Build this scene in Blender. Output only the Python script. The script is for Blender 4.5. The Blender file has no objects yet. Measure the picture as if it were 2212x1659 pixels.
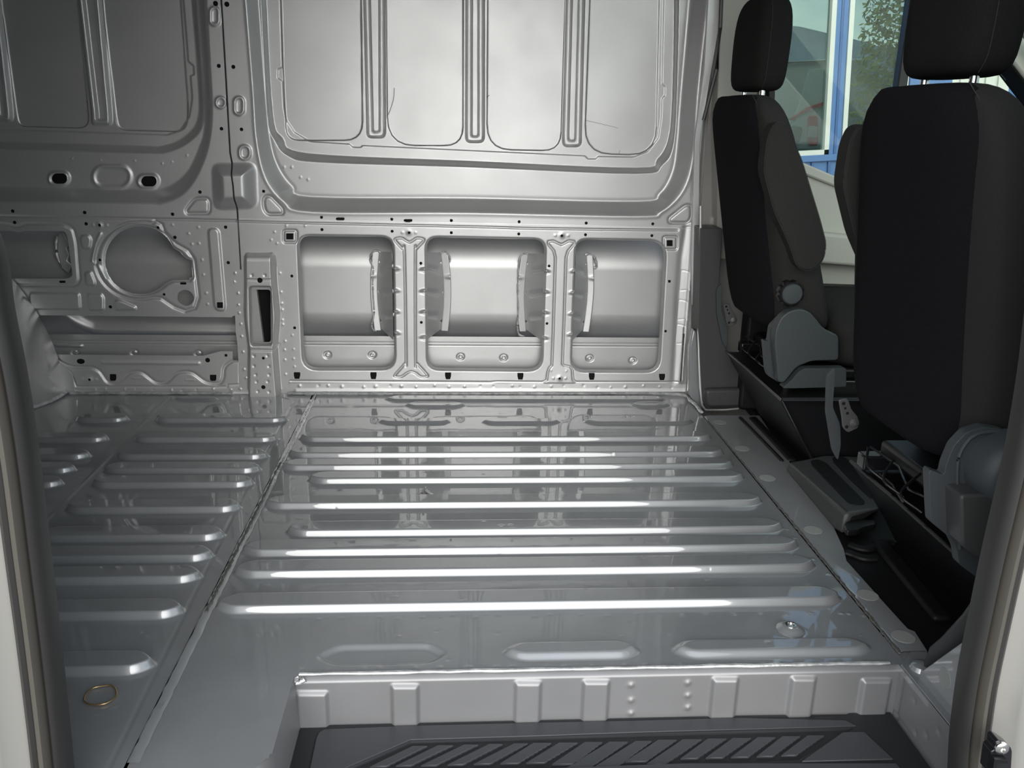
import bpy, bmesh, math, random
import numpy as np
from mathutils import Vector, Matrix
S = bpy.context.scene
COL = S.collection
PI = math.pi
# ------------------------------------------------------------------ camera
IW, IH, FPX, CX, CY, EYE = 2212, 1659, 1900.0, 1106.0, 829.5, 0.92
_Y = np.array([982 - CX, -(244 - CY), -FPX]); _Y /= np.linalg.norm(_Y)
_Z = np.cross(np.array([1, -0.0224, 0.0]), _Y); _Z /= np.linalg.norm(_Z)
if _Z[1] < 0: _Z = -_Z
_X = np.cross(_Y, _Z)
RW = np.array([_X, _Y, _Z])
cam = bpy.data.cameras.new('camera'); camo = bpy.data.objects.new('camera', cam); COL.objects.link(camo)
cam.sensor_fit = 'HORIZONTAL'; cam.sensor_width = 36.0; cam.lens = FPX / IW * 36.0; cam.clip_start = 0.02; cam.clip_end = 500
M4 = Matrix.Identity(4)
for i in range(3):
    for j in range(3): M4[i][j] = RW[i][j]
M4.translation = (0, 0, EYE)
camo.matrix_world = M4
S.camera = camo
# ------------------------------------------------------------------ world: bright broken overcast
S.view_settings.view_transform = 'Standard'; S.view_settings.look = 'None'
S.view_settings.gamma = 1; S.view_settings.use_curve_mapping = False
S.view_settings.exposure = 0.30
Wd = bpy.data.worlds.new('sky'); S.world = Wd; Wd.use_nodes = True
nt = Wd.node_tree; nt.nodes.clear()
wo = nt.nodes.new('ShaderNodeOutputWorld'); wb = nt.nodes.new('ShaderNodeBackground')
tc = nt.nodes.new('ShaderNodeTexCoord'); mp = nt.nodes.new('ShaderNodeMapping'); mp.inputs['Scale'].default_value = (1, 1, 3.2)
ns = nt.nodes.new('ShaderNodeTexNoise'); ns.inputs['Scale'].default_value = 2.6; ns.inputs['Detail'].default_value = 6; ns.inputs['Roughness'].default_value = 0.6
cr = nt.nodes.new('ShaderNodeValToRGB')
cr.color_ramp.elements[0].position = 0.36; cr.color_ramp.elements[0].color = (0.42, 0.56, 0.74, 1)
cr.color_ramp.elements[1].position = 0.60; cr.color_ramp.elements[1].color = (0.93, 0.97, 1.0, 1)
nt.links.new(tc.outputs['Generated'], mp.inputs['Vector']); nt.links.new(mp.outputs['Vector'], ns.inputs['Vector'])
nt.links.new(ns.outputs['Fac'], cr.inputs['Fac']); nt.links.new(cr.outputs['Color'], wb.inputs['Color'])
wb.inputs['Strength'].default_value = 1.15
# broad glow added to the sky beyond the sliding door, lights the far wall
gl = nt.nodes.new('ShaderNodeVectorMath'); gl.operation = 'DOT_PRODUCT'; gl.inputs[1].default_value = Vector((-0.10, -0.97, 0.20)).normalized()
nz = nt.nodes.new('ShaderNodeVectorMath'); nz.operation = 'NORMALIZE'
gm = nt.nodes.new('ShaderNodeMapRange'); gm.inputs['From Min'].default_value = 0.60; gm.inputs['From Max'].default_value = 1.0; gm.interpolation_type = 'SMOOTHSTEP'
gb = nt.nodes.new('ShaderNodeBackground'); gb.inputs['Color'].default_value = (1.0, 0.965, 0.915, 1)
gs = nt.nodes.new('ShaderNodeMath'); gs.operation = 'MULTIPLY'; gs.inputs[1].default_value = 4.2
ad = nt.nodes.new('ShaderNodeAddShader')
nt.links.new(tc.outputs['Generated'], nz.inputs[0]); nt.links.new(nz.outputs[0], gl.inputs[0]); nt.links.new(gl.outputs['Value'], gm.inputs['Value']); nt.links.new(gm.outputs['Result'], gs.inputs[0])
nt.links.new(gs.outputs[0], gb.inputs['Strength']); nt.links.new(wb.outputs[0], ad.inputs[0]); nt.links.new(gb.outputs[0], ad.inputs[1])
nt.links.new(ad.outputs[0], wo.inputs['Surface'])
# ------------------------------------------------------------------ pixel -> place helpers (measurements off the photograph)
def ray(px, py): return RW @ np.array([px - CX, -(py - CY), -FPX])
def fl(px, py, z=0.0):
    r = ray(px, py); t = (z - EYE) / r[2]; return (r[0] * t, r[1] * t)
def wl(px, py, y):
    r = ray(px, py); t = y / r[1]; return (r[0] * t, EYE + r[2] * t)
def xp(px, py, x):
    r = ray(px, py); t = x / r[0]; return (r[1] * t, EYE + r[2] * t)
W = 2.875
CR = dict(c1=(3.568, 0, 0), c2=(3.456, 0, 440), c3=(3.95, 560, 440), c4=(3.606, 1040, 440), c5=(2.212, 560, 0),
          r1=(3.022, 1480, 0), r2=(3.022, 1480, 500), r3=(2.911, 1480, 860), cs=(2.633, 560, 1320), cj=(2.633, 1372, 1240),
          cl=(2.681, 0, 1040), cm=(3.16, 0, 820), f1=(3.687, 600, 840), f2=(3.687, 1150, 840), f3=(2.765, 400, 1080),
          f4=(2.765, 1200, 1080), wa=(4.608, 0, 600), jb=(3.613, 2000, 1200), wn=(3.736, 1620, 0), b3=(5.028, 480, 540),
          k1=(6.144, 1470, 640), k2=(4.424, 1640, 940), m1=(3.687, 560, 1500), px=(1, 0, 0))
def cp(c, pts):
    s, ox, oy = CR[c]; return [(ox + a / s, oy + b / s) for a, b in pts]
def wp(c, pts, d=0.0): return [wl(a, b, W + d) for a, b in cp(c, pts)]
def fp(c, pts, z=0.0): return [fl(a, b, z) for a, b in cp(c, pts)]
# ------------------------------------------------------------------ objects
def tag(o, label=None, cat=None, group=None, kind=None):
    if label: o['label'] = label
    if cat: o['category'] = cat
    if group: o['group'] = group
    if kind: o['kind'] = kind
    return o
def link(name, me, mat=None, parent=None, smooth=True):
    o = bpy.data.objects.new(name, me); COL.objects.link(o)
    if mat:
        for m in (mat if isinstance(mat, (list, tuple)) else [mat]): me.materials.append(m)
    if parent: o.parent = parent; o.matrix_parent_inverse = parent.matrix_world.inverted()
    if smooth and len(me.polygons):
        me.polygons.foreach_set('use_smooth', [True] * len(me.polygons))
    return o
def empty(name, loc, rot=(0, 0, 0)):
    o = bpy.data.objects.new(name, None); COL.objects.link(o); o.location = loc; o.rotation_euler = rot
    o.empty_display_size = 0.1
    o.matrix_world = Matrix.Translation(loc) @ __import__('mathutils').Euler(rot).to_matrix().to_4x4()
    return o
def fin(name, bm, mat, parent=None, smooth=True, bev=0, seg=2, sub=0, angle=35, solid=0):
    bmesh.ops.recalc_face_normals(bm, faces=bm.faces)
    me = bpy.data.meshes.new(name); bm.to_mesh(me); bm.free()
    o = link(name, me, mat, parent, False)
    if solid:
        m = o.modifiers.new('s', 'SOLIDIFY'); m.thickness = solid; m.offset = 0
    if bev:
        m = o.modifiers.new('b', 'BEVEL'); m.width = bev; m.segments = seg; m.limit_method = 'ANGLE'; m.angle_limit = math.radians(30)
    if sub:
        m = o.modifiers.new('u', 'SUBSURF'); m.levels = sub; m.render_levels = sub
    if smooth:
        me.polygons.foreach_set('use_smooth', [True] * len(me.polygons))
        if not sub:
            try: me.set_sharp_from_angle(angle=math.radians(angle))
            except Exception: pass
    return o
def box(bm, x0, x1, y0, y1, z0, z1):
    v = [bm.verts.new((x, y, z)) for x in (x0, x1) for y in (y0, y1) for z in (z0, z1)]
    for f in ((0, 1, 3, 2), (4, 6, 7, 5), (0, 4, 5, 1), (2, 3, 7, 6), (0, 2, 6, 4), (1, 5, 7, 3)): bm.faces.new([v[i] for i in f])
    return v
def bxo(name, x0, x1, y0, y1, z0, z1, mat, parent=None, bev=0.0, **k):
    bm = bmesh.new(); box(bm, x0, x1, y0, y1, z0, z1); return fin(name, bm, mat, parent, bev=bev, **k)
def prism(name, pts, axis, a0, a1, mat, parent=None, bev=0.0, **k):
    """closed outline in the plane normal to axis, extruded from a0 to a1"""
    bm = bmesh.new()
    def P(p, a):
        return {'x': (a, p[0], p[1]), 'y': (p[0], a, p[1]), 'z': (p[0], p[1], a)}[axis]
    A = [bm.verts.new(P(p, a0)) for p in pts]; B = [bm.verts.new(P(p, a1)) for p in pts]
    bm.faces.new(A); bm.faces.new(B[::-1]); n = len(pts)
    for i in range(n): bm.faces.new((A[i], B[i], B[(i + 1) % n], A[(i + 1) % n]))
    return fin(name, bm, mat, parent, bev=bev, **k)
def tube(bm, pts, r, n=10, closed=False, flat=1.0):
    pts = [Vector(p) for p in pts]; N = len(pts); rings = []
    up = Vector((0, 0, 1))
    for i, p in enumerate(pts):
        a = pts[(i - 1) % N] if (closed or i > 0) else p; b = pts[(i + 1) % N] if (closed or i < N - 1) else p
        t = (b - a).normalized(); s = t.cross(up)
        if s.length < 1e-3: s = t.cross(Vector((1, 0, 0)))
        s.normalize(); u = s.cross(t)
        rr = r[i] if isinstance(r, (list, tuple)) else r
        rings.append([bm.verts.new(p + s * math.cos(2 * PI * k / n) * rr + u * math.sin(2 * PI * k / n) * rr * flat) for k in range(n)])
    for i in range(N if closed else N - 1):
        A, B = rings[i], rings[(i + 1) % N]
        for k in range(n): bm.faces.new((A[k], A[(k + 1) % n], B[(k + 1) % n], B[k]))
    if not closed: bm.faces.new(rings[0][::-1]); bm.faces.new(rings[-1])
def tubeo(name, pts, r, mat, parent=None, n=10, closed=False, flat=1.0, sub=0):
    bm = bmesh.new(); tube(bm, pts, r, n, closed, flat); return fin(name, bm, mat, parent, sub=sub)
def lathe(name, prof, mat, parent=None, n=32, M=None, teeth=None):
    """prof = [(r, h)...] about z, then placed by matrix M"""
    bm = bmesh.new(); rings = []
    for r, h in prof:
        rings.append([bm.verts.new(((r + (teeth(r, h, k) if teeth else 0)) * math.cos(2 * PI * k / n), (r + (teeth(r, h, k) if teeth else 0)) * math.sin(2 * PI * k / n), h)) for k in range(n)])
    for A, B in zip(rings, rings[1:]):
        for k in range(n): bm.faces.new((A[k], A[(k + 1) % n], B[(k + 1) % n], B[k]))
    bm.faces.new(rings[0][::-1]); bm.faces.new(rings[-1])
    if M is not None: bm.transform(M)
    return fin(name, bm, mat, parent, angle=40)
def smooth_curve(pts, m=6, closed=False):
    pts = [np.array(p, float) for p in pts]; N = len(pts); out = []
    for i in range(N if closed else N - 1):
        p0 = pts[(i - 1) % N] if closed or i > 0 else 2 * pts[0] - pts[1]
        p1 = pts[i]; p2 = pts[(i + 1) % N]
        p3 = pts[(i + 2) % N] if closed or i < N - 2 else 2 * pts[-1] - pts[-2]
        for k in range(m):
            t = k / m
            out.append(tuple(0.5 * (2 * p1 + (p2 - p0) * t + (2 * p0 - 5 * p1 + 4 * p2 - p3) * t * t + (3 * p1 - 3 * p2 + p3 - p0) * t ** 3)))
    if not closed: out.append(tuple(pts[-1]))
    return out
# ------------------------------------------------------------------ materials
def mat(name, col, rough=0.5, metal=0.0, coat=0.0, crough=0.05, spec=0.5, noise=None, bump=None, rvar=None, sheen=0.0, emit=None, alpha=1.0, trans=0.0):
    m = bpy.data.materials.new(name); m.use_nodes = True; n = m.node_tree; b = n.nodes['Principled BSDF']
    b.inputs['Base Color'].default_value = (*col, 1); b.inputs['Roughness'].default_value = rough; b.inputs['Metallic'].default_value = metal
    b.inputs['Coat Weight'].default_value = coat; b.inputs['Coat Roughness'].default_value = crough
    b.inputs['Specular IOR Level'].default_value = spec; b.inputs['Sheen Weight'].default_value = sheen
    b.inputs['Transmission Weight'].default_value = trans
    if emit: b.inputs['Emission Color'].default_value = (*emit[0], 1); b.inputs['Emission Strength'].default_value = emit[1]
    tcn = n.nodes.new('ShaderNodeTexCoord')
    def N(sc, det=4, ro=0.55, st=(1, 1, 1)):
        mpn = n.nodes.new('ShaderNodeMapping'); mpn.inputs['Scale'].default_value = st
        x = n.nodes.new('ShaderNodeTexNoise'); x.inputs['Scale'].default_value = sc; x.inputs['Detail'].default_value = det; x.inputs['Roughness'].default_value = ro
        n.links.new(tcn.outputs['Object'], mpn.inputs['Vector']); n.links.new(mpn.outputs['Vector'], x.inputs['Vector']); return x
    if noise:
        sc, amt, *rest = noise
        x = N(sc, *(rest[:1] or [4])); mx = n.nodes.new('ShaderNodeMix'); mx.data_type = 'RGBA'
        mr = n.nodes.new('ShaderNodeMapRange'); mr.inputs['From Min'].default_value = 0.3; mr.inputs['From Max'].default_value = 0.7
        n.links.new(x.outputs['Fac'], mr.inputs['Value']); n.links.new(mr.outputs['Result'], mx.inputs['Factor'])
        mx.inputs['A'].default_value = (*[c * (1 - amt) for c in col], 1); mx.inputs['B'].default_value = (*[min(1, c * (1 + amt)) for c in col], 1)
        n.links.new(mx.outputs['Result'], b.inputs['Base Color'])
    if rvar:
        sc, lo, hi = rvar; x = N(sc, 5, 0.6); mr = n.nodes.new('ShaderNodeMapRange')
        mr.inputs['From Min'].default_value = 0.3; mr.inputs['From Max'].default_value = 0.7; mr.inputs['To Min'].default_value = lo; mr.inputs['To Max'].default_value = hi
        n.links.new(x.outputs['Fac'], mr.inputs['Value']); n.links.new(mr.outputs['Result'], b.inputs['Roughness'])
    if bump:
        prev = None
        for sc, dist, *st in bump:
            x = N(sc, 3, 0.5, *(st or [(1, 1, 1)])); bn = n.nodes.new('ShaderNodeBump'); bn.inputs['Strength'].default_value = 1.0; bn.inputs['Distance'].default_value = dist
            n.links.new(x.outputs['Fac'], bn.inputs['Height'])
            if prev: n.links.new(prev.outputs['Normal'], bn.inputs['Normal'])
            prev = bn
        n.links.new(prev.outputs['Normal'], b.inputs['Normal'])
        if coat: n.links.new(prev.outputs['Normal'], b.inputs['Coat Normal'])
    return m
MT = {}
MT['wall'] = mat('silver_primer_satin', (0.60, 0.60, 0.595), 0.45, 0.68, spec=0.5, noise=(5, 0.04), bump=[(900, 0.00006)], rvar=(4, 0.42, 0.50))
MT['skin'] = mat('silver_primer_outer_skin', (0.56, 0.56, 0.555), 0.42, 0.65, noise=(6, 0.05))
MT['floor'] = mat('silver_gloss_floor_paint', (0.285, 0.296, 0.306), 0.38, 0.32, coat=1.0, crough=0.02, noise=(9, 0.06, 6), bump=[(6, 0.0004), (38, 0.00004)])
MT['floor'].node_tree.nodes['Principled BSDF'].inputs['Coat IOR'].default_value = 1.8
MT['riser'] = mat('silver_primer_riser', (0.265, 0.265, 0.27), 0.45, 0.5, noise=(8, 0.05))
MT['seal'] = mat('grey_seam_sealer', (0.42, 0.43, 0.43), 0.25, 0.2, coat=0.6, crough=0.1, noise=(60, 0.35), bump=[(90, 0.0012)])
MT['dirt'] = mat('dark_gritty_adhesive', (0.10, 0.10, 0.09), 0.7, noise=(350, 0.6), bump=[(400, 0.0008)])
MT['body'] = mat('silver_body_paint', (0.40, 0.39, 0.365), 0.38, 0.5, coat=0.6, crough=0.1)
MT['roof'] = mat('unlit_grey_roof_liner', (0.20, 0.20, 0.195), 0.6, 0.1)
MT['dark'] = mat('matt_black_and_hole_shade', (0.008, 0.008, 0.008), 0.8, spec=0.2)  # flat black for dark parts, also stands in for shade behind holes
MT['rubber'] = mat('black_door_rubber', (0.028, 0.027, 0.026), 0.42, spec=0.5)
MT['rubber2'] = mat('brown_grey_rubber_lip', (0.075, 0.068, 0.058), 0.45)
MT['blk'] = mat('black_satin_plastic', (0.006, 0.006, 0.007), 0.42, spec=0.35)
MT['mat'] = mat('black_cab_floor_mat', (0.006, 0.006, 0.0065), 0.55, spec=0.3, bump=[(700, 0.0004)])
MT['grain'] = mat('charcoal_grained_plastic', (0.045, 0.046, 0.046), 0.46, bump=[(500, 0.0005)])
MT['slate'] = mat('slate_grey_plastic', (0.045, 0.052, 0.056), 0.5, bump=[(900, 0.00015)])
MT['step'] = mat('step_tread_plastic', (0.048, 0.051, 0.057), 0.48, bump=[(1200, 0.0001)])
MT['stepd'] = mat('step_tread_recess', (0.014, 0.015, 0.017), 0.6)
MT['cloth'] = mat('black_seat_cloth', (0.0105, 0.0102, 0.0120), 0.95, spec=0.08, sheen=0.0, noise=(900, 0.5), bump=[(1400, 0.0008)])
MT['cloth2'] = mat('charcoal_seat_bolster_cloth', (0.028, 0.027, 0.026), 0.9, spec=0.15, sheen=0.0, noise=(1200, 0.3), bump=[(1600, 0.0005)])
MT['cloth3'] = mat('headrest_cloth', (0.016, 0.0155, 0.0150), 0.95, spec=0.1, noise=(900, 0.4), bump=[(1400, 0.0006)])
MT['stitch'] = mat('grey_thread', (0.03, 0.03, 0.03), 0.9)
MT['chrome'] = mat('bright_steel', (0.75, 0.74, 0.72), 0.18, 1.0)
MT['steel'] = mat('dull_steel', (0.13, 0.13, 0.13), 0.45, 0.6)
MT['arch'] = mat('silver_wheel_arch', (0.50, 0.50, 0.49), 0.30, 0.75, coat=0.5, crough=0.1, noise=(7, .05))
MT['blackgloss'] = mat('gloss_black_steel', (0.010, 0.010, 0.012), 0.18, spec=0.6)
MT['beige'] = mat('beige_grey_trim', (0.58, 0.57, 0.52), 0.55)
MT['trimg'] = mat('warm_grey_trim', (0.33, 0.32, 0.29), 0.6)
MT['dot'] = mat('grey_foam_patch', (0.27, 0.28, 0.265), 0.8)
MT['gold'] = mat('brass_wire', (0.42, 0.30, 0.15), 0.35, 0.8)
MT['foil'] = mat('crumpled_silver_film', (0.75, 0.76, 0.74), 0.2, 0.9, bump=[(120, 0.004)])
# ------------------------------------------------------------------ pressed sheet metal: a grid shaped by outline fields
def rnd(pts, r, m=5):
    """round the corners of a closed outline"""
    out = []; n = len(pts)
    for i in range(n):
        p0, p1, p2 = (np.array(pts[j % n], float) for j in (i - 1, i, i + 1))
        ri = r[i] if isinstance(r, (list, tuple)) else r
        a = p0 - p1; b = p2 - p1; la = np.linalg.norm(a); lb = np.linalg.norm(b)
        k = min(ri, la * 0.49, lb * 0.49); A = p1 + a / la * k; B = p1 + b / lb * k
        for q in range(m + 1):
            t = q / m; out.append(tuple((1 - t) ** 2 * A + 2 * t * (1 - t) * p1 + t * t * B))
    return out
def rndo(pts, r, m=5):
    out = [tuple(pts[0])]
    for i in range(1, len(pts) - 1):
        p0, p1, p2 = (np.array(pts[j], float) for j in (i - 1, i, i + 1))
        a = p0 - p1; b = p2 - p1; la = np.linalg.norm(a); lb = np.linalg.norm(b)
        k = min(r, la * 0.49, lb * 0.49); A = p1 + a / la * k; B = p1 + b / lb * k
        for q in range(m + 1):
            t = q / m; out.append(tuple((1 - t) ** 2 * A + 2 * t * (1 - t) * p1 + t * t * B))
    out.append(tuple(pts[-1])); return out
def segd(P, X, Y, closed=True):
    P = np.array(P, float); n = len(P); d = np.full(X.shape, 1e9)
    for i in range(n if closed else n - 1):
        a = P[i]; b = P[(i + 1) % n]; e = b - a; L = e @ e
        if L < 1e-16: continue
        t = np.clip(((X - a[0]) * e[0] + (Y - a[1]) * e[1]) / L, 0, 1)
        dd = (X - a[0] - t * e[0]) ** 2 + (Y - a[1] - t * e[1]) ** 2
        np.minimum(d, dd, out=d)
    return np.sqrt(d)
def sdf(P, X, Y):
    d = segd(P, X, Y); ins = np.zeros(X.shape, bool); P = np.array(P, float); n = len(P)
    for i in range(n):
        a = P[i]; b = P[(i + 1) % n]
        if a[1] == b[1]: continue
        c = ((a[1] > Y) != (b[1] > Y)) & (X < (b[0] - a[0]) * (Y - a[1]) / (b[1] - a[1]) + a[0]); ins ^= c
    return np.where(ins, -d, d)
def ss(t): t = np.clip(t, 0, 1); return t * t * (3 - 2 * t)
class Sheet:
    def __init__(s, us, vs):
        s.us = np.array(us); s.vs = np.array(vs); s.U, s.V = np.meshgrid(s.us, s.vs, indexing='ij')
        s.D = np.zeros(s.U.shape); s.phi = np.full(s.U.shape, 1.0); s.cav = []
    def win(s, P, m):
        P = np.array(P); a = np.searchsorted(s.us, P[:, 0].min() - m); b = np.searchsorted(s.us, P[:, 0].max() + m)
        c = np.searchsorted(s.vs, P[:, 1].min() - m); d = np.searchsorted(s.vs, P[:, 1].max() + m)
        return (slice(a, b), slice(c, d))
    def emb(s, P, depth, width, soft=True):
        """inside the outline go depth away from the viewer; the slope lies inside the outline and is width wide"""
        w = s.win(P, 0.004)
        if s.U[w].size == 0: return
        f = sdf(P, s.U[w], s.V[w]); t = -f / width; s.D[w] += depth * (ss(t) if soft else np.clip(t, 0, 1))
    def groove(s, P, depth, width, closed=False):
        w = s.win(P, width * 2.5)
        if s.U[w].size == 0: return
        d = segd(P, s.U[w], s.V[w], closed); s.D[w] += depth * np.exp(-(d / width) ** 2)
    def hole(s, P, back=False):
        w = s.win(P, 0.012)
        if s.U[w].size == 0: return
        f = sdf(P, s.U[w], s.V[w]); s.phi[w] = np.minimum(s.phi[w], f)
        if back:
            c = np.mean(P, 0); a = int(np.clip(np.searchsorted(s.us, c[0]), 0, len(s.us) - 1)); b = int(np.clip(np.searchsorted(s.vs, c[1]), 0, len(s.vs) - 1))
            s.cav.append(([tuple(c + (np.array(q) - c) * 1.0 + (np.array(q) - c) / (np.linalg.norm(np.array(q) - c) + 1e-9) * 0.006) for q in P], (a, b)))
    def hc(s, c, r, ry=None):
        ry = ry or r; n = 16
        s.hole([(c[0] + r * math.cos(2 * PI * k / n), c[1] + ry * math.sin(2 * PI * k / n)) for k in range(n)], r < 0.02)
    def dim(s, c, r, depth):
        w = s.win([c], r * 2.5)
        if s.U[w].size == 0: return
        d2 = (s.U[w] - c[0]) ** 2 + (s.V[w] - c[1]) ** 2; s.D[w] += depth * np.exp(-d2 / r ** 2)
    def build(s, name, mp, material, parent=None):
        U, V, D, phi = s.U.copy(), s.V.copy(), s.D, s.phi
        gu = np.gradient(phi, s.us, axis=0); gv = np.gradient(phi, s.vs, axis=1)
        g = np.sqrt(gu * gu + gv * gv) + 1e-9; hu = np.gradient(s.us)[:, None]; hv = np.gradient(s.vs)[None, :]
        lim = np.maximum(hu, hv) * 1.6
        mv = (phi < 0) & (phi > -lim); st = np.where(mv, phi, 0) / g
        U -= st * gu / g; V -= st * gv / g
        nu, nv = U.shape; idx = np.arange(nu * nv).reshape(nu, nv)
        q = np.stack([idx[:-1, :-1], idx[1:, :-1], idx[1:, 1:], idx[:-1, 1:]], -1).reshape(-1, 4)
        neg = (phi < 0).ravel(); q = q[~neg[q].all(1)]
        used = np.zeros(nu * nv, bool); used[q.ravel()] = True; new = np.cumsum(used) - 1
        co = mp(U.ravel()[used], V.ravel()[used], D.ravel()[used]); q = new[q]
        me = bpy.data.meshes.new(name); me.vertices.add(len(co)); me.vertices.foreach_set('co', co.astype(np.float32).ravel())
        me.loops.add(q.size); me.loops.foreach_set('vertex_index', q.astype(np.int32).ravel())
        me.polygons.add(len(q)); me.polygons.foreach_set('loop_start', np.arange(0, q.size, 4, dtype=np.int32))
        me.polygons.foreach_set('loop_total', np.full(len(q), 4, dtype=np.int32))
        me.polygons.foreach_set('use_smooth', np.ones(len(q), bool))
        me.update(calc_edges=True); me.validate()
        o = bpy.data.objects.new(name, me); COL.objects.link(o); me.materials.append(material)
        if parent: o.parent = parent; o.matrix_parent_inverse = parent.matrix_world.inverted()
        return o
def grid(*segs):
    out = []
    for a, b, h in segs:
        n = max(1, int(round((b - a) / h))); out += list(np.linspace(a, b, n, endpoint=False))
    out.append(segs[-1][1]); return out
def shade_backs(S_, parent, y0=None):
    """dark plates behind the small punched holes, standing in for shade"""
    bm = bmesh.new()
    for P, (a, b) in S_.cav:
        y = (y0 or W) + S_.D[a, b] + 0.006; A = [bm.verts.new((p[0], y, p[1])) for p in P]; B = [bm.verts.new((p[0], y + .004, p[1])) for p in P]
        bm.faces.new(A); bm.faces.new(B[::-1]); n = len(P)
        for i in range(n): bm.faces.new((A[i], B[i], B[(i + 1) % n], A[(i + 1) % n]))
    return fin('opening_shade', bm, MT['dark'], parent, smooth=False)  # shade behind the holes is put into the plate colour
wallmap = lambda u, v, d: np.stack([u, W + d, v], 1)
# ================================================================== far wall, front bay (x from the panel seam to the cab)
rng = random.Random(7)
seam = wp('px', [(476, -60), (478, 0), (488, 170), (497, 330), (503, 362), (509, 400), (515, 490), (520, 577)])
seam = [(seam[0][0], 1.75)] + seam + [(seam[-1][0] + 0.002, 0.02)]
A = Sheet(grid((-0.71, 0.80, 0.0023)), grid((-0.012, 1.30, 0.0023), (1.30, 1.78, 0.03)))
B = Sheet(grid((-3.3, -1.5, 0.03), (-1.5, -0.655, 0.0024)), grid((-0.012, 1.30, 0.0024), (1.30, 1.78, 0.03)))
A.hole([(-2, 1.9)] + [(p[0] + 0.0022, p[1]) for p in seam] + [(seam[-1][0], -0.1), (-2, -0.1)])
B.hole([(0.5, 1.9)] + [(p[0] - 0.0022, p[1]) for p in seam] + [(seam[-1][0] - 0.003, -0.1), (0.5, -0.1)])
# phi windows above are local only, so cut the far sides explicitly
A.phi = np.minimum(A.phi, A.U - np.interp(A.V, [p[1] for p in seam][::-1], [p[0] for p in seam][::-1]) - 0.0022)
B.phi = np.minimum(B.phi, np.interp(B.V, [p[1] for p in seam][::-1], [p[0] for p in seam][::-1]) - 0.0025 - B.U)
def up(pts, d): return smooth_curve([(p[0], p[1]) for p in wp('px', pts, d)], 5)
# --- stepped recess of the window blank
T = 1.9
def cap(pts):
    return [(pts[0][0], T)] + pts + [(pts[-1][0], T)]
d1, d2 = 0.044, 0.078
E0 = cap(up([(528, -30), (546, 196), (553, 300), (572, 385), (612, 436), (673, 460), (1012, 462), (1374, 469), (1430, 458), (1478, 410), (1500, 330), (1509, 203), (1534, -30)], 0))
E1 = cap(up([(556, -30), (572, 196), (583, 300), (600, 358), (632, 402), (675, 424), (1012, 427), (1374, 434), (1424, 418), (1452, 370), (1462, 305), (1470, 203), (1490, -30)], d1))
A.D += 0
f0 = sdf(E0, A.U, A.V); f1 = sdf(E1, A.U, A.V)
A.D += d1 * ss(f0 * -1 / np.maximum(f1 - f0, 0.012)) if False else d1 * ss(np.clip(-f0 / np.maximum(-f0 + np.maximum(f1, 0), 1e-4), 0, 1))
E2 = cap(up([(562, -30), (577, 244), (590, 300), (622, 338), (690, 352), (1012, 362), (1374, 376), (1430, 358), (1456, 310), (1464, 135), (1468, -30)], d1))
E3 = cap(up([(573, -30), (589, 244), (612, 298), (664, 330), (1012, 347), (1374, 362), (1419, 343), (1447, 285), (1455, 135), (1457, -30)], d2))
f2 = sdf(E2, A.U, A.V); f3 = sdf(E3, A.U, A.V)
A.D += (d2 - d1) * ss(np.clip(-f2 / np.maximum(-f2 + np.maximum(f3, 0), 1e-4), 0, 1))
for E_, dd, w_ in ((E0, -0.0015, 0.006), (E1, 0.0012, 0.006)): A.groove(E_, dd, w_, True)
# inner jogged step and glazing blanks
st = wp('c5', [(95, -30), (105, 320), (84, 328), (84, 374), (106, 390), (113, 520), (128, 580), (165, 635), (240, 680), (430, 692), (445, 707), (485, 708), (495, 699), (1555, 748), (1570, 763), (1610, 763), (1620, 751), (1790, 754), (1860, 727), (1912, 660), (1926, 560), (1928, 472), (1943, 457), (1943, 413), (1929, 398), (1938, -30)], d2)
A.emb(cap(st), 0.003, 0.004)
ADH = []
def pane(c, pts, r, S_, d=d2):
    P = rnd(wp(c, pts, d), r); S_.emb(P, 0.0035, 0.0022, False)
    bm = bmesh.new(); P = [(x, W + d + 0.0030, z) for x, z in P if z < 1.45]
    k = max(range(len(P)), key=lambda i: (Vector(P[i]) - Vector(P[i - 1])).length); P = P[k:] + P[:k]
    tube(bm, P, 0.0008, 6, False, 1.0); ADH.append(fin('adhesive_line', bm, MT['dirt']))
UP = -90
pane('c5', [(100, UP), (112, 320), (122, 540), (128, 672), (495, 672), (486, UP)], [0.01, 0.01, 0.01, 0.09, 0.06, 0.01], A)
pane('c5', [(604, UP), (612, 697), (975, 697), (976, UP)], [0.01, 0.09, 0.06, 0.01], A)
pane('c5', [(1092, UP), (1087, 715), (1442, 722), (1468, UP)], [0.01, 0.08, 0.06, 0.01], A)
pane('c5', [(1584, UP), (1553, 735), (1898, 742), (1917, UP)], [0.01, 0.09, 0.09, 0.01], A)
# vertical swages
for a, b, c_, d_, yb in ((493, 602, 510, 604, 662), (986, 1078, 984, 1078, 684), (1468, 1562, 1449, 1543, 704)):
    o1 = wp('c5', [(a, UP), (c_, yb - 60), (c_, yb), (d_, yb), (d_, yb - 60), (b, UP)], d2)
    k = 24
    o2 = wp('c5', [(a + k, UP), (c_ + k, yb - 70), (c_ + k, yb - 24), (d_ - k, yb - 24), (d_ - k, yb - 70), (b - k, UP)], d2)
    A.emb(rnd(o1, 0.032), 0.015, 0.009); A.emb(rnd(o2, 0.02), -0.012, 0.007)
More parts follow.
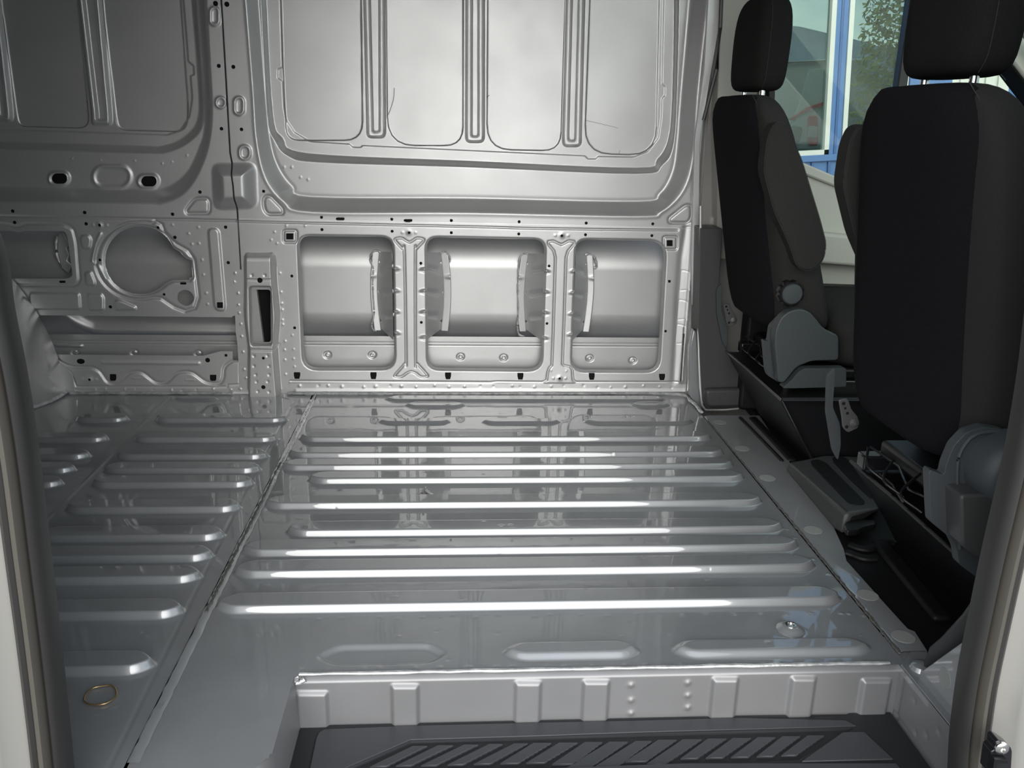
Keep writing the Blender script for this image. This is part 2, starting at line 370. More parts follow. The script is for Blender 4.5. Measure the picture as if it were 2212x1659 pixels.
# --- belt crease, screw holes, slots
A.groove(wp('c3', [(-560, 137), (0, 155), (1975, 200)]) + wp('c4', [(300, 191), (900, 200), (1530, 206)]), 0.0045, 0.0028)
A.D += 0.0022 * ss((A.V - np.interp(A.U, [p[0] for p in wp('px', [(400, 473), (1550, 497)])], [p[1] for p in wp('px', [(400, 473), (1550, 497)])])) / 0.004)
for q in [(297, 1039), (633, 1048), (918, 1054), (1242, 1060), (1563, 1066), (1881, 1070), (300, 1097), (635, 1105), (918, 1112), (1240, 1118), (1559, 1122), (1876, 1126), (20, 914)]:
    A.hc(wp('c5', [q])[0], 0.0049)
for q in [(278, 617), (302, 1059), (1379, 508), (1383, 1013)]: A.hc(wp('c3', [q])[0], 0.0049)
for q in [(527, 485), (510, 933), (1464, 605), (1434, 993)]: A.hc(wp('c4', [q])[0], 0.0046)
for a, b, y in ((366, 407, 1046), (691, 731, 1054)): A.hole(wp('c5', [(a, y - 4.5), (b, y - 4), (b, y + 5), (a, y + 4.5)]), True)
def boss(S_, c, q, r=0.0085):
    p = wp(c, [q])[0]; S_.dim(p, r, -0.003); S_.hc(p, 0.0042)
    for s_ in (-1, 1): S_.dim((p[0] + s_ * 0.021, p[1]), 0.004, -0.0018)
boss(A, 'c3', (1278, 247)); boss(A, 'c4', (625, 248)); boss(A, 'c4', (608, 1360))
for c, bx in (('c3', (205, 228, 318, 332, 230, 253, 292, 305)), ('c4', (1418, 258, 1524, 357, 1443, 284, 1489, 331))):
    a, b, e, f, g, h, i, j = bx
    P = rnd(wp(c, [(a, b), (e, b), (e, f), (a, f)]), 0.008)
    A.groove(P, 0.0045, 0.0032, True); A.hole(wp(c, [(g, h), (i, h), (i, j), (g, j)]), True)
for c, bx in (('c3', (295, 1438, 350, 1494)), ('c3', (948, 1438, 1001, 1497)), ('c3', (1585, 1440, 1637, 1498)), ('c4', (280, 1318, 327, 1370)), ('c4', (836, 1320, 882, 1372)), ('c4', (1383, 1325, 1430, 1374))):
    a, b, e, f = bx; k = (e - a) * 0.12
    A.hole(wp(c, [(a, b), (e, b), (e, b + (f - b) * .5), (e - k, f - k), (e - k, f), (a + k, f), (a + k, f - k), (a, b + (f - b) * .5)]), True)
# --- three lower openings with rolled rims
for pts, r in (([(645, 511), (847, 513.5), (851.5, 796.5), (657, 796.5)], [0.034, 0.038, 0.045, 0.045]),
               ([(922, 514), (1177, 519), (1168.5, 799.5), (925, 797)], [0.036, 0.036, 0.045, 0.04]),
               ([(1246, 519), (1438, 522), (1422, 802), (1236, 801)], [0.036, 0.055, 0.045, 0.045])):
    P = rnd(wp('px', pts), r); w_ = A.win(P, 0.02)
    f = sdf(P, A.U[w_], A.V[w_]); A.phi[w_] = np.minimum(A.phi[w_], f)
    A.D[w_] += 0.016 * np.clip((0.009 - f) / 0.009, 0, 1) ** 2
# stiffening darts at the post edges
for c, lst, sg in (('c3', [(1155, 553), (1155, 740), (1157, 920), (1162, 1102)], 1), ('c3', [(1410, 557), (1410, 742), (1410, 920), (1410, 1137)], -1),
                   ('c4', [(496, 523), (492, 686), (488, 847), (482, 1045)], 1), ('c4', [(730, 525), (722, 692), (716, 856), (706, 1018)], -1)):
    for q in lst:
        p = wp(c, [q])[0]; X0 = A.win([p], 0.03); u = (A.U[X0] - p[0]) / 0.011; v = (A.V[X0] - p[1]) / 0.0045
        A.D[X0] -= 0.010 * np.exp(-(u * u + v * v))
        A.D[X0] += 0.005 * np.exp(-(u * u + ((A.V[X0] - p[1] + 0.007) / 0.004) ** 2))
# X-shaped pressed outlines on the two posts and the raised bottom border
post1 = wp('c3', [(1163, 300), (1213, 294), (1245, 312), (1280, 330), (1315, 312), (1343, 294), (1392, 299), (1402, 320), (1342, 385), (1331, 440), (1333, 1320), (1347, 1365), (1432, 1460), (1425, 1478), (1375, 1478), (1335, 1447), (1292, 1435), (1255, 1450), (1212, 1478), (1165, 1478), (1160, 1460), (1243, 1365), (1252, 1310), (1238, 440), (1220, 385), (1163, 322)])
A.groove(smooth_curve(post1, 3, True), 0.0050, 0.0028, True)
lowb = wp('c3', [(265, 1515), (1000, 1520), (1975, 1525)]) + wp('c4', [(120, 1388), (478, 1391), (510, 1375), (518, 1310), (530, 1280), (549, 1262), (560, 1000), (577, 420), (564, 368), (522, 318), (521, 296), (560, 291), (590, 305), (625, 320), (655, 305), (680, 290), (722, 294), (724, 314), (676, 370), (660, 420), (645, 900), (631, 1250), (645, 1263), (690, 1270), (708, 1290), (714, 1375), (735, 1391), (1535, 1392)])
A.groove(lowb, 0.0050, 0.0028)
bx_, bz_ = wp('c3', [(265, 1517)])[0]
A.D += 0.003 * ss((wp('px', [(1000, 826)])[0][1] - A.V) / 0.004)
A.groove(wp('px', [(640, 846), (1480, 846)]), -0.004, 0.006)
for i in range(26):
    A.dim(wp('px', [(650 + i * 32 + rng.uniform(-9, 9), 836 + rng.uniform(-3, 3))])[0], rng.uniform(0.003, 0.005), rng.choice((-0.0022, -0.0016, 0.0012)))
for q in [(131, 242), (101, 309), (152, 339), (231, 188), (392, 190), (282, 1123), (292, 1242), (292, 1323), (300, 1390)]: A.dim(wp('c3', [q])[0], 0.0032, -0.0014)
for q in [(118, 799), (155, 799), (197, 847), (233, 858)]: A.dim(wp('c5', [q], d1)[0], 0.0035, -0.0014)
for q in [(541, 1300), (661, 1304)]: A.dim(wp('c4', [q])[0], 0.0032, -0.0014)
# corner triangles
for c, pts in (('c5', [(18, 958), (28, 938), (52, 938), (112, 1000), (112, 1024), (40, 1024), (22, 1002)]), ('c5', [(1958, 1045), (2040, 980), (2066, 984), (2066, 1040), (2050, 1066), (1962, 1066)])):
    A.groove(rnd(wp(c, pts), 0.010), 0.0055, 0.0040, True)
# right end: folded flange beyond the last opening
rx = wl(1492, 640, W)[0]
A.groove(wp('c4', [(1595, 190), (1560, 420), (1535, 760), (1500, 1380)]), 0.004, 0.012)
A.groove([(0.787, z) for z in np.linspace(0.05, 1.7, 20)], -0.006, 0.008)
slot = wp('c4', [(1578, 955), (1545, 1385)]); A.hole([slot[0], (slot[0][0] + 0.0035, slot[0][1]), (slot[1][0] + 0.0035, slot[1][1]), slot[1]])
for q in [(1640, 325), (1645, 428), (1640, 470), (1634, 585), (1622, 672), (1625, 745), (1605, 905), (1604, 1055), (1592, 1175), (1575, 1262), (1567, 1365), (1640, 1262)]: A.dim(wp('c4', [q])[0], 0.0035, -0.0016)
for zc in (0.40, 0.30, 0.215):
    P = rnd([(0.757, zc - 0.035), (0.785, zc - 0.03), (0.785, zc + 0.03), (0.757, zc + 0.035)], 0.006); A.groove(P, 0.001, 0.0015, True)
# ================================================================== far wall, rear bay
Eb0 = cap(up([(-300, 438), (0, 439), (300, 444), (350, 444), (405, 415), (446, 340), (460, 250), (455, 130), (446, -30)], 0))
Eb1 = cap(up([(-300, 400), (0, 402), (300, 405), (358, 402), (402, 372), (428, 320), (441, 268), (436, 130), (424, -30)], d1))
Eb2 = cap(up([(-300, 320), (0, 323), (300, 332), (362, 330), (412, 306), (440, 262), (435, 130), (423, -30)], d1))
Eb3 = cap(up([(-300, 302), (0, 305), (300, 314), (352, 314), (396, 296), (428, 250), (424, 130), (411, -30)], d2))
g0 = sdf(Eb0, B.U, B.V); g1 = sdf(Eb1, B.U, B.V); B.D += d1 * ss(np.clip(-g0 / np.maximum(-g0 + np.maximum(g1, 0), 1e-4), 0, 1))
g2 = sdf(Eb2, B.U, B.V); g3 = sdf(Eb3, B.U, B.V); B.D += (d2 - d1) * ss(np.clip(-g2 / np.maximum(-g2 + np.maximum(g3, 0), 1e-4), 0, 1))
st = wp('c1', [(-900, 985), (0, 1005), (700, 1026), (1290, 1046), (1390, 1010), (1465, 900), (1487, 750), (1472, 590), (1500, 578), (1497, 508), (1455, 470), (1435, 200), (1412, -60)], d2)
B.emb(cap(st), 0.003, 0.004)
pane('c1', [(-40, -150), (22, 150), (118, 850), (140, 975), (690, 990), (672, 800), (580, -150)], [.01, .01, .01, .055, .04, .01, .01], B)
pane('c1', [(775, -150), (800, 150), (885, 860), (905, 1003), (1440, 1018), (1450, 830), (1380, -150)], [.01, .01, .01, .05, .09, .02, .01], B)
pane('c1', [(-1200, -150), (-1200, 940), (-640, 955), (-720, -150)], [.01, .05, .05, .01], B)
for a, b, c_, d_, yb in ((582, 775, 702, 868, 970), (-180, -8, -60, 104, 942)):
    o1 = wp('c1', [(a, -150), (c_, yb - 80), (c_, yb), (d_, yb), (d_, yb - 80), (b, -150)], d2); k = 40
    o2 = wp('c1', [(a + k, -150), (c_ + k, yb - 100), (c_ + k, yb - 36), (d_ - k, yb - 36), (d_ - k, yb - 100), (b - k, -150)], d2)
    B.emb(rnd(o1, 0.024), -0.015, 0.010); B.emb(rnd(o2, 0.014), 0.015, 0.008)
def el(c, cx, cy, rx_, ry_, d=0, n=28):   # stadium-like superellipse
    pts = []
    for k in range(n):
        a = 2 * PI * (k + .5) / n; co, si = math.cos(a), math.sin(a); r = min(rx_, ry_)
        pts.append((cx + r * co + (rx_ - r) * (1 if co > 0 else -1), cy + r * si + (ry_ - r) * (1 if si > 0 else -1)))
    return wp(c, pts, d)
for cx_, cy_ in ((455, 1375), (1143, 1396)):
    P = el('c1', cx_, cy_, 98, 70, d1); B.emb(P, -0.010, 0.014); B.emb(el('c1', cx_, cy_, 72, 46, d1), 0.006, 0.006)
    B.hole(el('c1', cx_ + 10, cy_, 60, 39, d1), True)
B.groove(el('c1', 864, 1362, 142, 80, d1), -0.004, 0.006, True)
for P in (wp('c1', [(1432, 1618), (1500, 1532), (1598, 1530), (1614, 1560), (1612, 1630), (1596, 1646), (1440, 1646)]),): B.groove(rnd(P, 0.012), 0.0055, 0.0040, True)
for S_, c, (a, b, e, f) in ((B, 'c1', (1622, 60, 1688, 190)), (B, 'c1', (1668, 752, 1738, 828)), (A, 'c1', (1808, 752, 1876, 880)), (A, 'c1', (1846, 1125, 1926, 1226))):
    S_.groove(el(c, (a + e) / 2, (b + f) / 2, (e - a) / 2, (f - b) / 2), -0.0048, 0.0042, True)
for q, r in (((1661, 27), 0.0075), ((1686, 508), 0.006), ((1707, 992), 0.0055), ((1541, 1480), 0.0055), ((98, 1627), 0.0055), ((652, 1638), 0.0055), ((1330, 1651), 0.0055)): B.hc(wp('c1', [q])[0], r)
for q, r in (((1747, 32), 0.0075), ((1797, 515), 0.006), ((1860, 997), 0.0055)): A.hc(wp('c1', [q])[0], r)
bump_ = rnd(wp('c1', [(1620, 1245), (1985, 1240), (2000, 1615), (1640, 1630)]), 0.035)
for S_ in (A, B): S_.emb(bump_, -0.034, 0.048)
for q in [(180, 1205), (555, 1222), (775, 1233), (1037, 1238), (1325, 1248), (1250, 1260), (1440, 1198)]: B.dim(wp('c1', [q], d1)[0], 0.003, -0.0014)
B.groove(wp('c2', [(-900, 75), (0, 92), (1760, 128)]), 0.0045, 0.003)
B.groove(rndo(wp('c2', [(-400, 150), (20, 150), (80, 163), (130, 176), (180, 150), (470, 150), (545, 190), (570, 290), (592, 575), (560, 612), (-400, 606)]), 0.01), 0.0052, 0.0042)
B.hole(rnd(wp('c2', [(-330, 203), (90, 203), (140, 216), (190, 203), (482, 205), (503, 245), (542, 535), (515, 560), (-330, 558)]), 0.008))
B.hole(wp('c2', [(443, 577), (490, 577), (490, 590), (443, 590)]), True)
for pts, r in (([(592, 250), (612, 225), (670, 225), (694, 262), (684, 330), (660, 346), (622, 346), (600, 310)], .012), ([(626, 520), (650, 497), (690, 500), (724, 590), (715, 618), (655, 620), (636, 598)], .012),
               ([(214, 655), (605, 660), (612, 795), (240, 795), (218, 740)], .014), ([(646, 680), (660, 662), (765, 664), (786, 700), (786, 790), (765, 803), (675, 803), (655, 780)], .012),
               ([(850, 730), (866, 710), (900, 712), (1026, 765), (1022, 800), (880, 803), (860, 790)], .012), ([(-200, 652), (125, 652), (152, 680), (152, 760), (125, 790), (80, 780), (-200, 640)], .012),
               ([(1546, 200), (1570, 177), (1620, 178), (1645, 205), (1692, 770), (1680, 806), (1620, 806), (1592, 770)], .012)):
    P = rnd(wp('c2', pts), r); B.emb(P, -0.0055, 0.008)
B.hole(wp('c2', [(1622, 733), (1667, 733), (1668, 776), (1624, 776)]), True)
for q in [(109, 140), (643, 150), (1684, 175), (1306, 251), (1704, 440), (188, 720), (824, 770)]: B.hc(wp('c2', [q])[0], 0.0054)
boss(B, 'c2', (746, 160))
for q in [(1178, 178), (746, 420), (1225, 677)]:
    p = wp('c2', [q])[0]; r = 0.0052; B.hole([(p[0] - r, p[1] + r * .4), (p[0] + r * .4, p[1] + r), (p[0] + r, p[1] - r * .4), (p[0] - r * .4, p[1] - r)], True)
circ = [(1045 + 262 * math.cos(a), 423 + 255 * math.sin(a)) for a in np.linspace(math.radians(42), math.radians(338), 44)]
spk = circ + [(1310, 345), (1342, 362), (1360, 388), (1390, 412), (1424, 422), (1434, 552), (1412, 556), (1411, 572), (1292, 573)]
B.hole(wp('c2', spk)); P = wp('c2', spk); B.groove(P, 0.006, 0.006, True)
ring = [(1045 + 330 * math.cos(a), 425 + 290 * math.sin(a)) for a in np.linspace(math.radians(72), math.radians(285), 30)]
ring = ring + [(1160, 132), (1205, 155), (1225, 215), (1310, 300), (1400, 350), (1448, 420), (1480, 700), (1455, 780), (1380, 802), (1300, 772), (1200, 705)]
B.groove(wp('c2', ring), 0.0055, 0.0046, True)
B.groove(wp('c2', [(750, 225), (718, 300), (700, 380), (690, 430), (740, 470), (790, 560)]), -0.004, 0.005)
p = wp('c2', [(1386, 703)])[0]; B.hc(p, 0.0265, 0.0265)
B.hole(wp('c2', [(1345, 591), (1390, 591), (1390, 603), (1345, 603)]), True)
for q in [(1408, 224), (1433, 302), (1484, 297), (1508, 420), (1518, 530), (1540, 667), (1550, 750), (1287, 157), (1480, 176)]: B.dim(wp('c2', [q])[0], 0.0035, -0.0016)
# open slot above the sill
B.hole(wp('c2', [(-500, 828), (118, 829), (122, 820), (140, 820), (145, 831), (1735, 848), (1735, 838), (1762, 838), (1778, 1172), (1740, 1172), (1735, 1102), (1650, 1100), (1520, 1135), (375, 1125), (-500, 1125)]))
B.groove(rndo(wp('c2', [(380, 1135), (480, 1200), (550, 1222), (690, 1222), (745, 1250), (800, 1335), (860, 1347), (900, 1322), (972, 1255), (1060, 1254), (1160, 1340), (1240, 1341), (1322, 1258), (1430, 1255), (1540, 1340), (1642, 1345), (1664, 1310), (1670, 1215), (1735, 1175), (1770, 1172)]), 0.02), 0.0058, 0.0042)
B.groove(wp('c2', [(765, 1185), (1482, 1191)]), -0.003, 0.005)
B.groove(wp('c2', [(545, 1300), (570, 1365), (1695, 1368), (1700, 1355), (1790, 1350), (1790, 1180)]), 0.003, 0.0026)
B.hc(wp('c2', [(603, 1177)])[0], 0.013, 0.009); B.hc(wp('c2', [(1550, 1168)])[0], 0.008); B.hc(wp('c2', [(1687, 1132)])[0], 0.005)
for a, b, e, f in ((820, 1272, 868, 1322), (1567, 1277, 1615, 1323)): B.hole(wp('c2', [(a, b), (e, b), (e, f - 15), (e - 6, f), (a + 8, f), (a, f - 12)]), True)
boss(B, 'c2', (670, 1312), 0.012)
for x_, y_ in [(415, 738), (432, 740), (446, 736), (458, 741)] + [(990 + 13 * i, 1300 + (i % 3) * 3) for i in range(9)] + [(1385 + 13 * i, 1315 + (i % 2) * 3) for i in range(6)]: B.dim(wp('c2', [(x_, y_)])[0], 0.0022, -0.0016)
for i in range(12): B.dim(wp('px', [(170 + i * 32 + rng.uniform(-9, 9), 842 + rng.uniform(-2, 2))])[0], 0.0035, rng.choice((-0.002, 0.0012)))
B.groove(wp('px', [(150, 849), (540, 853)]), -0.004, 0.006)
# openings of both bays behind the anchor bracket stay shut except its own slot
slot3 = rnd(wp('b3', [(305, 412), (520, 412), (530, 1020), (322, 1020)], -0.03), 0.008)
for S_ in (A, B): S_.hole([(p[0], p[1]) for p in rnd(wp('b3', [(320, 430), (525, 430), (530, 1000), (330, 1000)]), 0.01)])
wa_ = A.build('wall_far_front', wallmap, MT['wall']); tag(wa_, kind='structure')
wb_ = B.build('wall_far_rear', wallmap, MT['wall']); tag(wb_, kind='structure')
shade_backs(A, wa_); shade_backs(B, wb_)
for o in ADH: o.parent = wa_ if o.bound_box[0][0] > -0.70 else wb_
for P_ in ([(645, 420), (643, 460), (634, 500), (617, 548)], [(1088, 468), (1092, 460), (1100, 455)], [(1718, 735), (1722, 722), (1724, 718)], [(1556, 574), (1620, 588), (1716, 612)]):
    tubeo('stray_fibre', smooth_curve([(x, W + d2 - .0005, z) for x, z in wp('c5', P_, d2)], 4), 0.0007 if P_[0][0] < 1500 else .0004, MT['dark'], wa_, n=6)
# ================================================================== outer skin seen through the openings
K = Sheet(grid((-3.3, -1.5, 0.05), (-1.5, 0.83, 0.006)), grid((0.0, 0.62, 0.004), (0.62, 1.78, 0.05)))
zt = K.V
K.D = 0.098 + 0.040 * np.clip((zt - 0.415) / 0.09, 0, 1.6) ** 1.8 + 0.035 * np.clip((0.26 - zt) / 0.09, 0, 2) ** 1.6
K.D += 0.004 * np.sin(K.U * 3.1 + 1.0)
# swage rising over the wheel arch
arch = wp('c2', [(500, 820), (570, 880), (660, 930), (760, 950), (1100, 955), (2200, 975)], 0.10)
K.groove(smooth_curve(arch, 4), -0.022, 0.020)
ok = K.build('wall_far_outer', wallmap, MT['skin']); tag(ok, kind='structure')
# sill member in front of the skin, with its lap joint and rivet sockets
Sx = Sheet(grid((-1.5, 0.82, 0.0035)), grid((0.02, 0.185, 0.0025)))
Sx.D = 0.070 + 0 * Sx.U
Sx.D += -0.004 * ss((wl(900, 744, W + .07)[1] - Sx.V) / 0.003)
Sx.groove([(-1.5, wl(900, 742, W + .07)[1]), (0.82, wl(900, 742, W + .07)[1])], 0.006, 0.003)
for q in [(707, 767), (804, 767), (995, 771), (1088, 773), (1274, 774), (1367, 779), (162, 762), (290, 762), (428, 764)]:
    p = wl(q[0], q[1], W + .065); w_ = Sx.win([p], 0.02); r = np.hypot(Sx.U[w_] - p[0], Sx.V[w_] - p[1])
    Sx.D[w_] += 0.005 * ss((0.0145 - r) / 0.004) - 0.006 * ss((0.0085 - r) / 0.003) + 0.006 * ss((0.0035 - r) / 0.0015)
P = rnd([wl(a / 3.456, 440 + b / 3.456, W + .07) for a, b in [(408, 1032), (620, 1038), (632, 1075), (415, 1070)]], 0.01); Sx.emb(P, -0.006, 0.006)
so = Sx.build('wall_sill_inner', wallmap, MT['skin']); tag(so, kind='structure')
# ---- flanges of the two posts running back to the skin
post = empty('post_reinforcement', (0.0, W, 0.1)); tag(post, kind='structure')
def flange(xa, xb, z0, z1, sgn, xs0, xs1):
    """inclined web from the opening edge (x=xa, at the panel) to the skin (x=xb) with a bonded strip beyond it"""
    nu, nv = 20, 110; bm = bmesh.new(); G = []
    for i in range(nu + 1):
        row = []; t = i / nu
        for j in range(nv + 1):
            s_ = j / nv; z = z0 + (z1 - z0) * s_
            bow = 0.010 * math.sin(PI * s_) * sgn
            za = z + (0.012 if s_ > .5 else -0.018) * t * (abs(s_ - .5) * 2) ** 3 * (-1)
            x = xa + (xb + bow - xa) * t; y = W + 0.010 + 0.083 * t
            for zc in (0.25, 0.52, 0.80):
                c = (s_ - zc - 0.10 * (0.5 - t)) / 0.028
                amp = 0.015 * math.exp(-c * c) * ss((t - 0.02) / 0.1) * ss((0.78 - t) / 0.1); x -= sgn * amp * 1.0; y -= amp * 0.4
            for zc in (0.14, 0.50, 0.86):
                c = (s_ - zc) / 0.016; amp = 0.006 * math.exp(-c * c) * ss((t - 0.8) / 0.2); x += -sgn * amp; y -= amp
            row.append(bm.verts.new((x, y, za)))
        G.append(row)
    for i in range(nu):
        for j in range(nv): bm.faces.new((G[i][j], G[i + 1][j], G[i + 1][j + 1], G[i][j + 1]))
    fin('web', bm, MT['wall'], post)
    bm = bmesh.new(); G = []
    for i in range(7):
        row = []; t = i / 6
        for j in range(nv + 1):
            s_ = j / nv; z = z0 + 0.012 + (z1 - z0 - 0.024) * s_; bow = 0.010 * math.sin(PI * s_) * sgn
            x = xb + bow + (xs1 - xb) * t; y = W + 0.092 - 0.004 * t
            c = (s_ - 0.70) / 0.022; amp = 0.006 * math.exp(-c * c) * t; y -= amp
            row.append(bm.verts.new((x, y, z)))
        G.append(row)
    for i in range(6):
        for j in range(nv): bm.faces.new((G[i][j], G[i + 1][j], G[i + 1][j + 1], G[i][j + 1]))
    fin('bonding_strip', bm, MT['wall'], post, solid=0.0015)
def X3(c, x, y, d): return wp(c, [(x, y)], d)[0][0]
zt_, zb_ = wl(830, 540, W + .05)[1], wl(830, 728, W + .05)[1]
flange(X3('px', 848, 640, 0.01), X3('px', 822, 640, .09), zb_, zt_, -1, 0, X3('px', 807, 640, .09))
flange(X3('px', 920, 640, 0.01), X3('px', 952, 640, .09), zb_, zt_, 1, 0, X3('px', 968, 640, .09))
flange(X3('px', 1174, 640, 0.01), X3('px', 1139, 640, .09), zb_, zt_, -1, 0, X3('px', 1124, 640, .09))
flange(X3('px', 1240, 640, 0.01), X3('px', 1262, 640, .09), zb_, zt_, 1, 0, X3('px', 1276, 640, .09))
# squeezed-out foam beads at the strips
def bead(name, pts, r, m, parent=None, wob=0.3, n=8):
    P = smooth_curve(pts, 6); rr = [r * (1 + rng.uniform(-wob, wob)) for _ in P]
    return tubeo(name, P, rr, m, parent, n=n)
def wy(pts, d=.09): return [(wl(a, b, W + d)[0], W + d, wl(a, b, W + d)[1]) for a, b in pts]
bead('foam_bead', wy([(823, 546), (812, 541), (802, 549), (800, 562), (806, 580), (805, 610), (806, 640), (808, 680), (803, 700), (806, 712), (813, 715)]), 0.0035, MT['seal'], post)
bead('foam_bead', wy([(952, 547), (962, 544), (971, 555), (971, 566)]), 0.0035, MT['seal'], post)
bead('foam_bead', wy([(1140, 549), (1130, 549), (1122, 560), (1120, 590), (1119, 630), (1120, 680), (1118, 705), (1121, 722), (1133, 727)]), 0.0035, MT['seal'], post)
bead('foam_bead', wy([(1258, 556), (1268, 549), (1282, 553), (1288, 568), (1288, 577), (1282, 579)]), 0.0045, MT['seal'], post)
bead('foam_bead', wy([(125, 510), (122, 530), (127, 560), (140, 578), (152, 584)]), 0.008, MT['wall'], post)
prism('stiffener_plate', [wl(a, b, W + .08) for a, b in [(138, 500), (150, 520), (155, 528), (146, 535), (153, 550), (148, 562), (158, 572), (150, 590), (135, 578), (126, 540), (128, 505)]], 'y', W + .070, W + .088, MT['wall'], post, bev=0.003)
# ---- seat-belt anchor bracket standing proud of the wall
Q = Sheet(grid((-0.745, -0.545, 0.0016)), grid((-0.002, 0.50, 0.002)))
bmap = lambda u, v, d: np.stack([u, W - 0.002 + d, v], 1)
dd = -0.032
lft = [(118, 205), (120, 210), (145, 900), (165, 1040), (175, 1500), (290, 1530)]
Q.phi[:] = -1.0
outl = wp('b3', [(118, 210), (222, 210), (240, 60), (262, 22), (290, 10), (535, 8), (580, 60), (595, 178), (680, 180), (712, 880), (725, 1500), (640, 1520), (640, 1640), (300, 1640), (290, 1520), (190, 1480), (170, 1045), (150, 900)])
Q.phi = -sdf(outl, Q.U, Q.V)
core = rnd(wp('b3', [(235, 12), (590, 8), (600, 330), (640, 700), (610, 1060), (655, 1620), (275, 1620), (280, 1050), (235, 700), (240, 330)]), 0.02)
Q.emb(core, dd, 0.016)
Q.emb(rnd(wp('b3', [(235, -60), (600, -60), (600, 110), (235, 110)]), .005), 0.022, 0.05)
slot3 = rnd(wp('b3', [(303, 408), (522, 408), (532, 1028), (318, 1028)], dd), 0.007)
w_ = Q.win(slot3, 0.02); f = sdf(slot3, Q.U[w_], Q.V[w_]); Q.phi[w_] = np.minimum(Q.phi[w_], f); Q.D[w_] += 0.012 * np.clip((0.007 - f) / 0.007, 0, 1) ** 2
Q.groove(wp('b3', [(240, 318), (380, 326), (545, 322)], dd), 0.003, 0.0022)
Q.groove(wp('b3', [(285, 1085), (555, 1092), (600, 1050)], dd), 0.005, 0.0028)
Q.hc(wp('b3', [(410, 328)], dd)[0], 0.0085); Q.hc(wp('b3', [(448, 1173)], dd)[0], 0.0048); Q.hc(wp('b3', [(448, 1488)], dd)[0], 0.007)
for q in [(322, 275), (463, 275), (345, 1150), (492, 1148), (345, 1260), (508, 1262), (365, 1355), (510, 1355), (375, 1430), (495, 1428), (388, 1535), (510, 1540)]: Q.dim(wp('b3', [q], dd)[0], 0.004, 0.0022)
for q in [(142, 250), (132, 345), (175, 468), (178, 595), (187, 683), (205, 802), (213, 935), (228, 1105), (240, 1295), (262, 1388), (628, 250), (640, 455), (648, 578), (652, 648), (655, 758), (660, 808), (685, 990), (678, 1083), (682, 1192), (690, 1348)]: Q.dim(wp('b3', [q])[0], 0.0036, -0.0018)
qo = Q.build('seat_belt_anchor_bracket', bmap, MT['wall']); tag(qo, kind='structure')
shade_backs(Q, qo)
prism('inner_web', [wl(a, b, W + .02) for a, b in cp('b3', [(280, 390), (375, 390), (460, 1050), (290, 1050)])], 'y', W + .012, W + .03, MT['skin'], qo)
prism('opening_shade', [wl(a, b, W + .04) for a, b in cp('b3', [(270, 380), (560, 380), (560, 1060), (270, 1060)])], 'y', W + .040, W + .044, MT['dark'], qo)  # dark plate standing in for shade inside the slot
tubeo('anchor_seal', [(p[0], W - 0.03, p[1]) for p in wp('b3', [(270, 1600), (300, 1632), (640, 1625), (680, 1580)], -0.03)], 0.006, MT['seal'], qo)
# ---- wheel arch
wh = bmesh.new(); G = []
cx_, a_, b_ = -1.80, 0.515, 0.60
for i in range(40):
    th = PI * 0.5 * i / 39
    row = []
    for j in range(25):
        r = math.sin(PI * .5 * j / 24); dep = 0.34 * (1 - r ** 2.6) ** (1 / 2.2) if r < 1 else 0
        row.append(wh.verts.new((cx_ + a_ * r * math.cos(th), W - 0.006 - dep, b_ * r * math.sin(th))))
    G.append(row)
for i in range(39):
    for j in range(24): wh.faces.new((G[i][j], G[i][j + 1], G[i + 1][j + 1], G[i + 1][j]))
bmesh.ops.remove_doubles(wh, verts=wh.verts, dist=1e-5)
who = fin('wheel_arch', wh, MT['arch'], None, angle=80); tag(who, kind='structure')
prism('arch_flange', [(p[0], p[1]) for p in wp('c2', [(-260, 600), (0, 785), (190, 915), (345, 1035), (372, 1065), (360, 1120), (480, 1215), (540, 1270), (560, 1410), (480, 1410), (-260, 1000)], -0.006)], 'y', W - 0.008, W - 0.004, MT['wall'], who)
tubeo('arch_seam_bead', [(cx_ + a_ * math.sin(t) ** 1.0, W - 0.006 - 0.34 * (1 - math.sin(t) ** 2.6) ** (1 / 2.2), 0.006) for t in np.linspace(0.5, PI / 2 - 0.01, 24)], 0.007, MT['seal'], who)
for q, r in (((55, 902), .009), ((186, 998), .018)):
    p = wp('c2', [q], -.01)[0]; lathe('hole_plug', [(r * .1, 0), (r, 0.001), (r, -0.001)], MT['dark'], who, 20, Matrix.Translation((p[0], W - 0.012, p[1])) @ Matrix.Rotation(PI / 2, 4, 'X'))
# ================================================================== cargo floor, front and rear pressings
XS, XE, YS = -0.474, 0.803, 1.302
RW_, RH, RSL = 0.064, 0.0155, 0.0100
def rib(Sf, xl, xr, yn, wd=None, h=RH, sl=None):
    wd = wd or RW_; sl = sl or RSL; t = wd * 0.55
    Sf.emb(rnd([(xl, yn + wd * .45), (xl + t, yn + wd), (xr - t, yn + wd), (xr, yn + wd * .45), (xr - t, yn), (xl + t, yn)], 0.02), h, sl, True)
fmap = lambda u, v, d: np.stack([u, v, d], 1)
Fa = Sheet(grid((XS - 0.004, XE, 0.0032)), grid((1.0, W + 0.003, 0.0019)))
Fa.phi = np.minimum(Fa.phi, Fa.V - 0.0 - np.where(Fa.U > -0.27, YS, 1.055))
corner = rnd([(-0.6, 0.98), (-0.27, 0.98 + .075), (-0.27, 1.6)], 0.01)
cc = np.hypot(Fa.U + 0.35, Fa.V - 1.135) - 0.08
Fa.phi = np.where((Fa.U > -0.35) & (Fa.V < 1.135) & (Fa.U <= -0.27), np.minimum(Fa.phi, -cc), Fa.phi)
def yn_at(px, py): return fl(px, py)[1]
